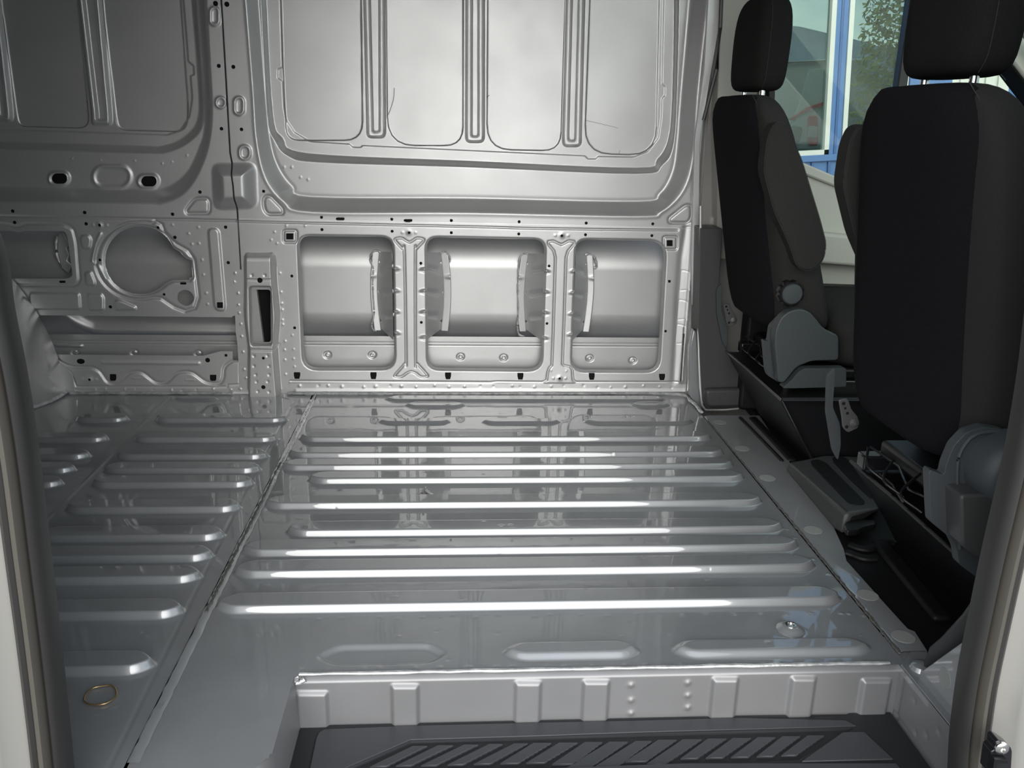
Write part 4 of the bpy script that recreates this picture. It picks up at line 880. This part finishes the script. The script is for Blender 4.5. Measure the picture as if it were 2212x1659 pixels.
# pedestals
for (yc, x_, z_, nm, lb) in ((2.40, .862, .215, 'seat_pedestal', 'black steel seat box under the far seat'), (1.525, .885, .195, 'seat_pedestal', 'black steel seat box under the near seat')):
    r_ = (ds if yc > 2 else ps)
    prism('pedestal', [(x_, z_), (x_ + .50, z_), (x_ + .50, 0), (x_ + .13, 0), (x_ + .10, .05)], 'y', yc - (.25 if yc < 2 else .225), yc + .25, MT['blk'], r_, bev=.004)
    tubeo('top_rim', [(x_, yc - .25, z_), (x_, yc - .1, z_ + .001), (x_ + .004, yc + .05, z_), (x_, yc + .25, z_)], .0045, MT['blackgloss'], r_)
    tubeo('top_rim', [(x_, yc - .25, z_), (x_ + .5, yc - .25, z_)], .0035, MT['blackgloss'], r_)
    tubeo('corner_rim', [(x_, yc - .25, z_), (x_ + .10, yc - .25, .05), (x_ + .13, yc - .25, 0.004)], .004, MT['blackgloss'], r_)
# wire clip on the near box, seat-belt buckle beyond it
wc = tubeo('wire_clip', [(fl(*q, .19)[0], fl(*q, .19)[1], .20) for q in cp('k2', [(1210, 520), (1150, 440), (1145, 412), (1270, 520), (1300, 580), (1365, 680)])], .0022, MT['steel'], None, n=8); tag(wc, 'bent steel wire clip lying along the rail of the near seat box', 'clip')
# black storage cover
cv = empty('storage_cover', (1.0, 1.95, 0)); tag(cv, 'black grained plastic storage cover with two ribbed inserts beside the near seat', 'cover')
TOPZ = .055
def kp(pts, z): return [fl(a, b, z) for a, b in cp('k2', pts)]
tp_ = kp([(275, 262), (620, 185), (960, 200), (1060, 190), (1175, 700), (860, 745), (820, 735)], TOPZ)
lo_ = kp([(240, 320), (620, 190), (1000, 205), (1085, 200), (1150, 700), (800, 960), (700, 900)], 0.0)
lo_[1], lo_[2], lo_[3] = tp_[1], tp_[2], tp_[3]
bm = bmesh.new(); a_ = [bm.verts.new((*p, TOPZ)) for p in tp_]; cx_, cy_ = np.mean([p[0] for p in tp_]), np.mean([p[1] for p in tp_])
b_ = [bm.verts.new((*p, 0.0)) for p in lo_]
bm.faces.new(a_); bm.faces.new(b_[::-1])
for i in range(7): bm.faces.new((a_[i], b_[i], b_[(i + 1) % 7], a_[(i + 1) % 7]))
fin('lid', bm, MT['grain'], cv, bev=.010, seg=3)
for P in ([(490, 248), (560, 236), (640, 270), (1010, 640), (1000, 668), (890, 668), (840, 640), (500, 290)], [(698, 215), (790, 205), (850, 240), (1095, 590), (1085, 608), (1060, 605), (860, 420), (710, 260)]):
    prism('ribbed_insert', rnd(kp(P, TOPZ), .008), 'z', TOPZ - .001, TOPZ + .0022, MT['mat'], cv, bev=.0008)
prism('latch', rnd(kp([(803, 880), (860, 830), (1110, 840), (1118, 880), (1000, 905), (940, 940), (830, 945)], .025), .008), 'z', .018, .034, MT['blk'], cv, bev=.004)
# ---- cab floor mat
mt_ = prism('cab_floor_mat', [(p[0], p[1]) for p in pe] + [(1.2, 1.12), (2.2, 1.12), (2.2, W - .05), (1.0, W - .05)], 'z', -.035, -.004, MT['mat'], None, bev=.004); tag(mt_, 'black moulded rubber mat covering the cab floor', 'mat')
def ribbar(pts, w, name='raised_rib'):
    a, b = fl(*pts[0]), fl(*pts[1]); d = Vector((b[0] - a[0], b[1] - a[1], 0)).normalized(); n_ = Vector((-d.y, d.x, 0)) * w
    prism(name, [(a[0] - n_.x, a[1] - n_.y), (b[0] - n_.x, b[1] - n_.y), (b[0] + n_.x, b[1] + n_.y), (a[0] + n_.x, a[1] + n_.y)], 'z', -.006, .010, MT['mat'], mt_, bev=.008, seg=3)
ribbar([(1898, 1172), (2038, 1342)], .020); ribbar([(1625, 905), (1712, 998)], .014); ribbar([(1598, 905), (1690, 1000)], .006)
tubeo('mat_fold', [(*fl(*q), .0) for q in smooth_curve(cp('k2', [(870, 1050), (950, 1080), (1040, 1090), (1110, 1060), (1160, 1035), (1270, 1030)]), 4)], .012, MT['mat'], mt_, flat=.6)
tubeo('mat_fold', [(*fl(*q), .0) for q in smooth_curve(cp('k2', [(830, 1120), (900, 1140), (1000, 1175), (1110, 1175)]), 4)], .012, MT['mat'], mt_, flat=.6)
# ---- far pillar trims
bp = empty('trim_pillar', (0.9, 2.78, 0)); tag(bp, kind='structure')
def farp(name, c, pts, y, t, m, r=.004, bev=.003): return yprism(name, c, pts, y, t, m, bp, r, bev)
farp('lower_trim', 'k1', [(275, -900), (560, -900), (500, 0), (520, 170), (610, 720), (690, 890), (930, 1230), (1000, 1470), (350, 1492), (305, 1400), (245, 380)], 2.74, .10, MT['grain'])
farp('kick_moulding', 'k1', [(320, 1240), (900, 1225), (1020, 1290), (1010, 1468), (352, 1490)], 2.715, .03, MT['grain'], .02, .012)
farp('upper_trim', 'px', [(1562, -60), (1665, -60), (1660, 250), (1640, 560), (1550, 560), (1548, 250)], 2.80, .06, MT['trimg'])
farp('belt_cover', 'r1', [(545, -40), (598, -40), (590, 400), (585, 900), (545, 900)], 2.76, .02, MT['blk'])
farp('belt_slot', 'r1', [(480, 560), (545, 560), (545, 800), (490, 800)], 2.79, .01, MT['trimg'])
tubeo('edge_flange', [(wl(a, b, 2.76)[0], 2.76, wl(a, b, 2.76)[1]) for a, b in cp('k1', [(268, -1200), (262, 0), (248, 380), (238, 480), (245, 800), (262, 1200), (285, 1440), (330, 1505), (560, 1508), (770, 1490)])], .0045, MT['wall'], bp, n=8)
tubeo('weather_strip', [(wl(a, b, 2.80)[0], 2.80, wl(a, b, 2.80)[1]) for a, b in [(1562, -80), (1556, 60), (1548, 150), (1520, 260)]], .006, MT['rubber'], bp, n=8)
prism('pillar_flange', [wl(a, b, 2.83) for a, b in [(1533, -80), (1560, -80), (1556, 40), (1535, 160), (1512, 300), (1508, 560), (1512, 720), (1497, 720), (1492, 560), (1500, 300), (1520, 150)]], 'y', 2.825, 2.84, MT['wall'], bp, bev=.002)
prism('corner_gusset', [wl(a, b, 2.80) for a, b in cp('k1', [(160, 430), (240, 500), (265, 1200), (290, 1560), (100, 1290), (110, 680)])], 'y', 2.79, 2.82, MT['floor'], bp, bev=.004)
# ---- doors and cab shell
dr = empty('door_1', (1.4, 2.8, 0)); tag(dr, kind='structure')
dp = [(.99, .38), (.99, .82), (1.0, .815), (1.063, .788), (1.224, .733), (1.5, .68), (1.95, .65), (1.95, .38)]
prism('door_panel', dp, 'y', 2.76, 2.84, MT['beige'], dr, bev=.012, seg=3)
prism('arm_ledge', rnd([(.98, .60), (1.95, .52), (1.95, .44), (1.3, .48), (1.0, .50)], .02), 'y', 2.70, 2.77, MT['beige'], dr, bev=.015, seg=3)
prism('inner_sill', [(.95, .855), (1.0, .825), (1.224, .743), (1.5, .69), (1.95, .66), (1.95, .63), (1.5, .66), (1.224, .713), (1.0, .79), (.95, .82)], 'y', 2.745, 2.80, MT['beige'], dr, bev=.006)
prism('lower_panel', rnd([(.94, .0), (1.94, .0), (1.94, .40), (1.01, .42), (1.0, .60), (.94, .60)], .02), 'y', 2.70, 2.77, MT['mat'], dr, bev=.01)
bxo('window_seal', .945, .965, 2.78, 2.83, .80, 1.68, MT['rubber'], dr, bev=.004)
bxo('window_divider', 1.368, 1.398, 2.79, 2.83, .70, 1.60, MT['rubber'], dr, bev=.004)
wn1 = prism('window_1', [(.955, .82), (1.224, .735), (1.5, .68), (2.05, .65), (2.10, .72), (1.02, 1.69), (.955, 1.69)], 'y', 2.815, 2.820, MT['glass'], None); tag(wn1, kind='structure')
def apillar(y0, y1, nm):
    r_ = empty(nm, (1.5, y0, 1.2)); tag(r_, kind='structure')
    sl = lambda x: 1.104 - .93 * (x - 1.684)
    prism('pillar_trim', [(1.03, 1.712), (2.12, sl(2.12)), (2.22, sl(2.12) + .06), (1.22, 1.74), (1.03, 1.74)], 'y', y0, y1, MT['beige'], r_, bev=.008)
    prism('window_seal', [(1.04, sl(1.04)), (2.105, sl(2.12)), (2.12, sl(2.12)), (1.055, sl(1.04))], 'y', y0 + .01, y1 - .005, MT['dark'], r_, bev=.003)
    pts = [(1.50 + t * .42, sl(1.50 + t * .42) + .075) for t in np.linspace(0, 1, 9)]
    sg = -1 if y0 > 2 else 1; yy = y0 if y0 > 2 else y1
    tubeo('grab_handle', smooth_curve([(pts[0][0] - .02, yy, pts[0][1] + .02)] + [(a, yy + sg * .045 * math.sin(PI * min(1, max(0, (i + .6) / 9.2))) ** .5, b) for i, (a, b) in enumerate(pts)] + [(pts[-1][0] + .02, yy, pts[-1][1] - .02)], 3), .013, MT['trimg'], r_, n=12)
apillar(2.73, 2.84, 'trim_1'); apillar(1.06, 1.16, 'trim_2')
nd = empty('door_2', (1.4, 1.08, 0)); tag(nd, kind='structure')
prism('door_panel', [(.90, 0), (.90, .845), (1.063, .788), (1.5, .68), (1.95, .65), (1.95, 0)], 'y', 1.03, 1.09, MT['beige'], nd, bev=.012)
wn2 = prism('window_2', [(.93, .82), (1.5, .68), (2.05, .65), (2.10, .72), (1.02, 1.69), (.93, 1.69)], 'y', 1.04, 1.045, MT['glass'], None); tag(wn2, kind='structure')
ws = bmesh.new(); v = [ws.verts.new(p) for p in ((2.20, 1.05, .78), (2.20, 2.85, .78), (1.16, 2.85, 1.73), (1.16, 1.05, 1.73))]; ws.faces.new(v); o = fin('window_3', ws, MT['glass'], solid=.004); tag(o, kind='structure')
ds_ = prism('dashboard', rnd([(1.72, .35), (1.72, .72), (1.85, .80), (2.20, .76), (2.25, .35)], .04), 'y', 1.12, 2.74, MT['grain'], None, bev=.02); tag(ds_, 'dark dashboard below the windscreen, ahead of both seats', 'dashboard')
sw = empty('steering_wheel', (1.62, 2.48, .78)); tag(sw, 'black steering wheel beyond the far seat', 'steering wheel')
Mw = Matrix.Translation((1.60, 2.48, .78)) @ Matrix.Rotation(math.radians(-62), 4, 'Y')
tubeo('rim', [tuple(Mw @ Vector((.19 * math.cos(t), .19 * math.sin(t), 0))) for t in np.linspace(0, 2 * PI, 40, endpoint=False)], .014, MT['blk'], sw, n=10, closed=True)
lathe('hub', [(.07, -.02), (.06, .02), (.01, .03)], MT['blk'], sw, 24, Mw)
tubeo('spoke', [tuple(Mw @ Vector((-.18, 0, 0))), tuple(Mw @ Vector((.18, 0, 0)))], .014, MT['blk'], sw)
tubeo('column', [tuple(Mw @ Vector((0, 0, 0))), (1.715, 2.48, .72)], .03, MT['blk'], sw)
# ================================================================== van shell around the bay
def st_(o): tag(o, kind='structure'); return o
H_ = 1.74
st_(bxo('ceiling', -3.3, 1.22, 0.98, W + .12, H_, H_ + .04, MT['roof']))
st_(bxo('wall_rear', -3.34, -3.30, 1.0, W + .12, -0.05, H_ + .04, MT['wall']))
st_(bxo('floor', -3.3, -2.19, 1.0, W, -0.03, -0.001, MT['floor']))
st_(bxo('wall_near_rear', -3.3, -0.64, 1.00, 1.07, 0.0, H_, MT['wall']))
st_(bxo('wall_near_header', -0.66, 0.90, 0.96, 1.04, 1.62, H_ + .04, MT['body']))
st_(bxo('wall_cab_firewall', 2.28, 2.32, 1.0, 2.86, -.1, .80, MT['dark']))
st_(bxo('wall_underbody', -3.3, 2.3, .90, W + .12, -.30, -.205, MT['dark']))
st_(bxo('wall_cab_sill_far', .84, 2.3, 2.84, 2.90, -.2, .66, MT['body']))
st_(bxo('wall_cab_sill_near', .84, 2.3, .98, 1.03, -.3, .66, MT['body']))
st_(bxo('wall_cab_pillar_near', .80, .95, 1.07, 1.12, 0.42, H_, MT['grain'], bev=.01))
st_(bxo('wall_cab_pillar_far', .80, .94, 2.86, 2.93, -.05, H_, MT['body']))
# ---- door opening edges: body return and rubber seals
def sweep(name, path, prof, m, parent=None, smooth=True, level=False):
    """path: points (x,z) in the plane of the door; prof: list of (offset along the path normal, y)"""
    bm = bmesh.new(); Rg = []; N = len(path)
    for i, p in enumerate(path):
        a = np.array(path[max(0, i - 1)]); b = np.array(path[min(N - 1, i + 1)]); t = (b - a) / np.linalg.norm(b - a); n_ = np.array((-1.0, 0.0)) if level else np.array((t[1], -t[0]))
        Rg.append([bm.verts.new((p[0] + n_[0] * o, y, p[1] + n_[1] * o)) for o, y in prof])
    for a, b in zip(Rg, Rg[1:]):
        for k in range(len(prof) - 1): bm.faces.new((a[k], a[k + 1], b[k + 1], b[k]))
    return fin(name, bm, m, parent, smooth, angle=50)
YD = 1.0
def sealset(nm, lab, pix, sgn):
    """pix: inner rim of the seal in the photograph, top to bottom"""
    P = [wl(a, b, YD) for a, b in pix]; P = smooth_curve(P, 6)
    P = [(P[0][0], 1.62)] + P + [(P[-1][0] + (P[-1][0] - P[-7][0]) * 1.0, P[-1][1] - .12)]
    r_ = empty(nm, (P[-1][0], YD, 0)); tag(r_, lab, 'seal')
    s_ = sgn
    sweep('rubber_lip', P, [(s_ * 0, YD + .03), (s_ * -.001, YD + .01), (s_ * .002, YD - .004), (s_ * .008, YD - .008), (s_ * .012, YD - .004), (s_ * .013, YD + .002)], MT['rubber'], r_)
    sweep('bulb', P, [(s_ * .013, YD), (s_ * .014, YD - .010), (s_ * .018, YD - .016), (s_ * .023, YD - .016), (s_ * .027, YD - .010), (s_ * .028, YD)], MT['rubber2'], r_)
    sweep('outer_lip', P, [(s_ * .028, YD), (s_ * .029, YD - .007), (s_ * .034, YD - .010), (s_ * .039, YD - .006), (s_ * .040, YD + .004)], MT['rubber'], r_)
    return P
PL = sealset('door_seal', 'black ribbed rubber seal down the left edge of the door opening', [(-60, 430), (-12, 560), (6, 680), (36, 830), (62, 1000), (86, 1200), (108, 1380), (128, 1560), (140, 1680)], 1)
PR = sealset('door_seal', 'black ribbed rubber seal down the right edge of the door opening', [(2250, 640), (2228, 820), (2196, 1000), (2150, 1200), (2118, 1350), (2092, 1480), (2076, 1600), (2070, 1690)], -1)
# body returns beside the seals
def ret(nm, P, s_):
    return st_(sweep(nm, P, [(s_ * .038, YD + .006), (s_ * .046, YD), (s_ * .062, YD - .002), (s_ * .070, YD - .012), (s_ * .080, YD - .018), (s_ * .10, YD - .020), (s_ * .115, YD - .034), (s_ * .14, YD - .05), (s_ * .5, YD - .06)], MT['body'], level=True))
ret('wall_near_left_return', PL, 1); ret('wall_near_right_return', PR, -1)
st_(bxo('wall_near_left_inner', -0.70, -0.575, 1.02, 1.07, 0.0, 1.62, MT['wall'], bev=.004))
# gusset plate and pillar trim at the right edge
st_(prism('floor', [(.79, 1.20), (.79, 1.39), (.835, 1.39), (.87, 1.30), (.87, 1.20)], 'z', -.012, -.001, MT['floor']))
gp = empty('wall_gusset', (.80, 1.2, 0)); tag(gp, kind='structure')
def xprism(name, pts, x0, x1, m, parent, bev=.002):
    return prism(name, pts, 'x', x0, x1, m, parent, bev=bev)
xprism('gusset_plate', [(1.262, -.01), (1.262, .012), (1.10, .222), (1.00, .235), (1.00, -.01)], .806, .812, MT['floor'], gp)
prism('gusset_foot', [(.793, 1.30), (.840, 1.35), (.86, 1.36), (.86, 1.0), (.775, 1.0), (.775, 1.10), (.793, 1.14)], 'z', -.006, .001, MT['floor'], gp, bev=.001)
lathe('dimple_boss', [(.020, 0), (.017, .008), (.008, .011), (.001, .011)], MT['floor'], gp, 24, Matrix.Translation((*fl(1990, 1445), .001)))
for q, l_ in (((2070, 1440), 'upper oval grey patch on the silver corner plate by the right seal'), ((2040, 1465), 'lower oval grey patch on the silver corner plate by the right seal')):
    y_, z_ = xp(q[0], q[1], .805); 
    o = lathe('oval_patch', [(.001, 0.0012), (.017, .0012), (.018, 0)], MT['dot'], None, 28, Matrix.Translation((.806, y_, z_)) @ Matrix.Rotation(-PI / 2, 4, 'Y')); tag(o, l_, 'patch', 'patches on the corner plate')
bm = bmesh.new(); Lo = [(2260, 640, 1.11), (2206, 830, 1.11), (2174, 1000, 1.12), (2154, 1180, 1.14), (2130, 1262, 1.17), (2080, 1332, 1.21), (2032, 1382, 1.25), (2008, 1402, 1.27), (1994, 1440, 1.285)]
Hi = [(2400, 640, 1.11), (2400, 830, 1.11), (2400, 1000, 1.12), (2380, 1180, 1.14), (2300, 1300, 1.17), (2180, 1400, 1.20), (2100, 1440, 1.235), (2060, 1450, 1.26), (2004, 1470, 1.285)]
R1 = [bm.verts.new((wl(a, b, y)[0], y, wl(a, b, y)[1])) for a, b, y in Lo]; R2 = [bm.verts.new((wl(a, b, y)[0], y, wl(a, b, y)[1])) for a, b, y in Hi]
for i in range(len(R1) - 1): bm.faces.new((R1[i], R1[i + 1], R2[i + 1], R2[i]))
fin('pillar_trim', bm, MT['grain'], gp, solid=.010)
# striker at the lower right edge
sk = empty('door_striker', (.75, .97, .1)); tag(sk, 'black steel striker bracket with a bolt at the lower right door edge', 'striker')
yprism('bracket', 'jb', [(545, 1455), (575, 1443), (600, 1455), (665, 1500), (675, 1530), (665, 1700), (485, 1700), (510, 1530), (540, 1515)], .935, .02, MT['blackgloss'], sk, .002, .002)
p_ = wl(*cp('jb', [(604, 1520)])[0], .93); lathe('bolt_head', [(.0095, 0), (.0095, .003), (.006, .005), (.0035, .005), (.003, .002), (.0005, .002)], MT['chrome'], sk, 24, Matrix.Translation((p_[0], .935, p_[1])) @ Matrix.Rotation(PI / 2, 4, 'X'))
yprism('striker_loop', 'jb', [(535, 1590), (640, 1600), (645, 1625), (560, 1625), (545, 1700), (520, 1700)], .925, .012, MT['blk'], sk, .001, .002)
# ================================================================== outdoors
def pmat(name, col, r=.7, **k): return mat(name, col, r, **k)
MT['asphalt'] = pmat('asphalt', (.20, .20, .195), .85, noise=(40, .25))
MT['blue'] = pmat('blue_siding', (.075, .165, .36), .5, noise=(6, .06)); MT['blued'] = pmat('blue_siding_seam', (.045, .11, .27), .5)
MT['white'] = pmat('white_paint', (.62, .62, .56), .5); MT['vanw'] = pmat('white_vehicle_paint', (.42, .44, .44), .3, coat=.5)
MT['red'] = pmat('red_plastic', (.45, .02, .03), .25, coat=.5); MT['leaf'] = pmat('yellow_green_leaves', (.34, .36, .09), .7); MT['bark'] = pmat('dark_bark', (.05, .04, .03), .9)
MT['hill'] = pmat('hazy_blue_hill', (.055, .085, .12), .9, noise=(.05, .3)); MT['grey'] = pmat('grey_plastic', (.08, .09, .09), .4); MT['clear'] = pmat('pale_lamp_lens', (.5, .4, .4), .2)
st_(bxo('ground', -60, 120, -60, 160, -.80, -.72, MT['asphalt']))
bl = empty('building', (2.6, 6.2, .73)); 
BY0, BY1 = 6.2, 6.32
def bpiece(n_, x0, x1, z0, z1, m, y0=BY0, y1=BY1): return bxo(n_, x0, x1, y0, y1, z0, z1, m, bl, bev=.004)
bpiece('lower_wall', -6, 3.45, -.75, .665, MT['blue']); bpiece('upper_wall', -6, 9, 2.25, 3.4, MT['blue'])
bpiece('left_wall', -6, 1.95, .665, 2.25, MT['blue']); bpiece('mullion', 2.60, 2.69, .665, 2.25, MT['blue'], BY0 - .01)
bpiece('mullion_cap', 2.635, 2.655, .665, 2.25, MT['blued'], BY0 - .016)
bpiece('right_wall', 3.15, 3.45, .665, 2.25, MT['blue']); bpiece('white_siding', 3.45, 3.86, -.75, 2.25, MT['white']); bpiece('end_wall', 3.86, 9, -.75, 2.25, MT['blue'])
bpiece('sill_trim', 1.9, 2.70, .655, .70, MT['blue'], BY0 - .03)
def ribs(n_, x0, x1, z0, z1, st, m):
    bm = bmesh.new(); x = x0
    while x < x1: box(bm, x, x + .02, BY0 - .016, BY0, z0, z1); x += st
    fin(n_, bm, m, bl)
ribs('wall_ribs', -2, 3.4, -.7, .65, .118, MT['blued']); ribs('siding_ribs', 3.5, 3.85, -.7, 2.2, .09, MT['blued'] if False else MT['white']); ribs('end_ribs', 3.93, 6, -.7, 2.2, .09, MT['white'])
for nm, x0, x1, z0 in (('window_frame', 1.97, 2.60, .70), ('window_frame', 2.69, 3.13, .30)):
    bm = bmesh.new(); t_ = .032
    box(bm, x0, x0 + t_, BY0 - .02, BY0 + .05, z0, 2.25); box(bm, x1 - t_, x1, BY0 - .02, BY0 + .05, z0, 2.25); box(bm, x0, x1, BY0 - .02, BY0 + .05, z0, z0 + t_)
    f_ = fin(nm, bm, MT['white'], bl); bxo('pane', x0 + t_, x1 - t_, BY0 + .02, BY0 + .026, z0 + t_, 2.25, MT['pane'], f_)
bxo('blue_sticker', 2.13, 2.24, BY0 + .012, BY0 + .018, 1.36, 1.44, MT['blued'], bl)
lathe('sticker_oval', [(.001, .001), (.016, .001), (.017, 0)], MT['white'], bl, 24, Matrix.Translation((2.185, BY0 + .0115, 1.408)) @ Matrix.Rotation(PI / 2, 4, 'X') @ Matrix.Diagonal((1.3, .7, 1, 1)))
bl.rotation_euler = (0, -math.radians(4.0), 0); tag(bl, 'blue ribbed building with white framed window seen through the far cab window', 'building')
# van, tree and hills behind the panes stand in for window reflections
vn = empty('reflected_van', (3.2, 9, -.72)); tag(vn, 'white van with tall red tail lamp, stand-in for a reflection in the building window', 'van')
def vp(c, pts, y): return [wl(a, b, y) for a, b in cp(c, pts)]
prism('body', rnd(vp('wn', [(-900, 560), (215, 524), (300, 500), (660, 476), (1000, 470), (1060, 530), (1060, 2600), (-900, 2600)], 9.0), .03), 'y', 9.0, 11.0, MT['vanw'], vn, bev=.03)
prism('roof_rail', vp('wn', [(-900, 556), (215, 518), (440, 492), (660, 474), (660, 490), (440, 506), (215, 530), (-900, 575)], 8.97), 'y', 8.96, 9.0, MT['white'], vn, bev=.01)
prism('rear_pillar', rnd(vp('wn', [(480, 560), (660, 545), (660, 1200), (240, 1200), (400, 850), (440, 700)], 8.97), .03), 'y', 8.96, 9.0, pmat('pale_vehicle_paint', (.5, .53, .52), .3), vn, bev=.01)
prism('red_stripe', vp('wn', [(335, 948), (470, 862), (620, 810), (640, 838), (500, 880), (370, 945), (360, 972), (332, 972)], 8.94), 'y', 8.93, 8.96, MT['red'], vn, bev=.005)
prism('side_moulding', vp('wn', [(-600, 985), (205, 960), (330, 955), (330, 966), (205, 972), (-600, 1000)], 8.95), 'y', 8.94, 8.97, MT['grey'], vn)
prism('tail_lamp', rnd(vp('wn', [(472, 930), (545, 930), (545, 1175), (468, 1175)], 8.93), .04), 'y', 8.90, 8.96, MT['red'], vn, bev=.01)
prism('reversing_lens', rnd(vp('wn', [(474, 1015), (544, 1020), (542, 1110), (472, 1110)], 8.89), .02), 'y', 8.885, 8.91, MT['clear'], vn, bev=.004)
prism('wheel_trim', rnd(vp('wn', [(345, 1010), (430, 1030), (410, 1100), (380, 1170), (320, 1170), (330, 1080)], 8.93), .05), 'y', 8.92, 8.96, MT['steel'], vn, bev=.004)
# tree
tr_ = empty('tree', (4.0, 8.1, -.72)); tag(tr_, 'yellow green leafy tree, stand-in for a reflection in the right building window', 'tree')
tubeo('trunk', [(4.0, 8.1, -.72), (4.03, 8.1, .6), (4.0, 8.12, 1.9)], [.07, .05, .03], MT['bark'], tr_)
bm = bmesh.new(); lr = random.Random(3)
for k in range(4200):
    a = lr.uniform(0, 2 * PI); r = lr.uniform(0, 1) ** .5 * .45; z = lr.uniform(.85, 2.6); c_ = Vector((4.05 + r * math.cos(a), 8.1 + r * math.sin(a), z)); s_ = lr.uniform(.025, .05)
    u = Vector((lr.uniform(-1, 1), lr.uniform(-1, 1), lr.uniform(-1, 1))).normalized(); w_ = u.orthogonal().normalized()
    bm.faces.new([bm.verts.new(c_ + u * s_), bm.verts.new(c_ + w_ * s_ * .5), bm.verts.new(c_ - u * s_), bm.verts.new(c_ - w_ * s_ * .5)])
fin('foliage', bm, MT['leaf'], tr_)
hb = bmesh.new(); lr = random.Random(5); prev = None
for i in range(60):
    x = -60 + i * 4; h = 11.4 + 1.6 * math.sin(i * .35 + .9) + 0.7 * math.sin(i * 1.3) + lr.uniform(-.3, .3)
    r_ = [hb.verts.new(q) for q in ((x, 95, -.72), (x, 108, h), (x, 130, -.72))]
    if prev: hb.faces.new((prev[0], prev[1], r_[1], r_[0])); hb.faces.new((prev[1], prev[2], r_[2], r_[1]))
    prev = r_
ho = fin('hill', hb, MT['hill']); tag(ho, kind='structure')
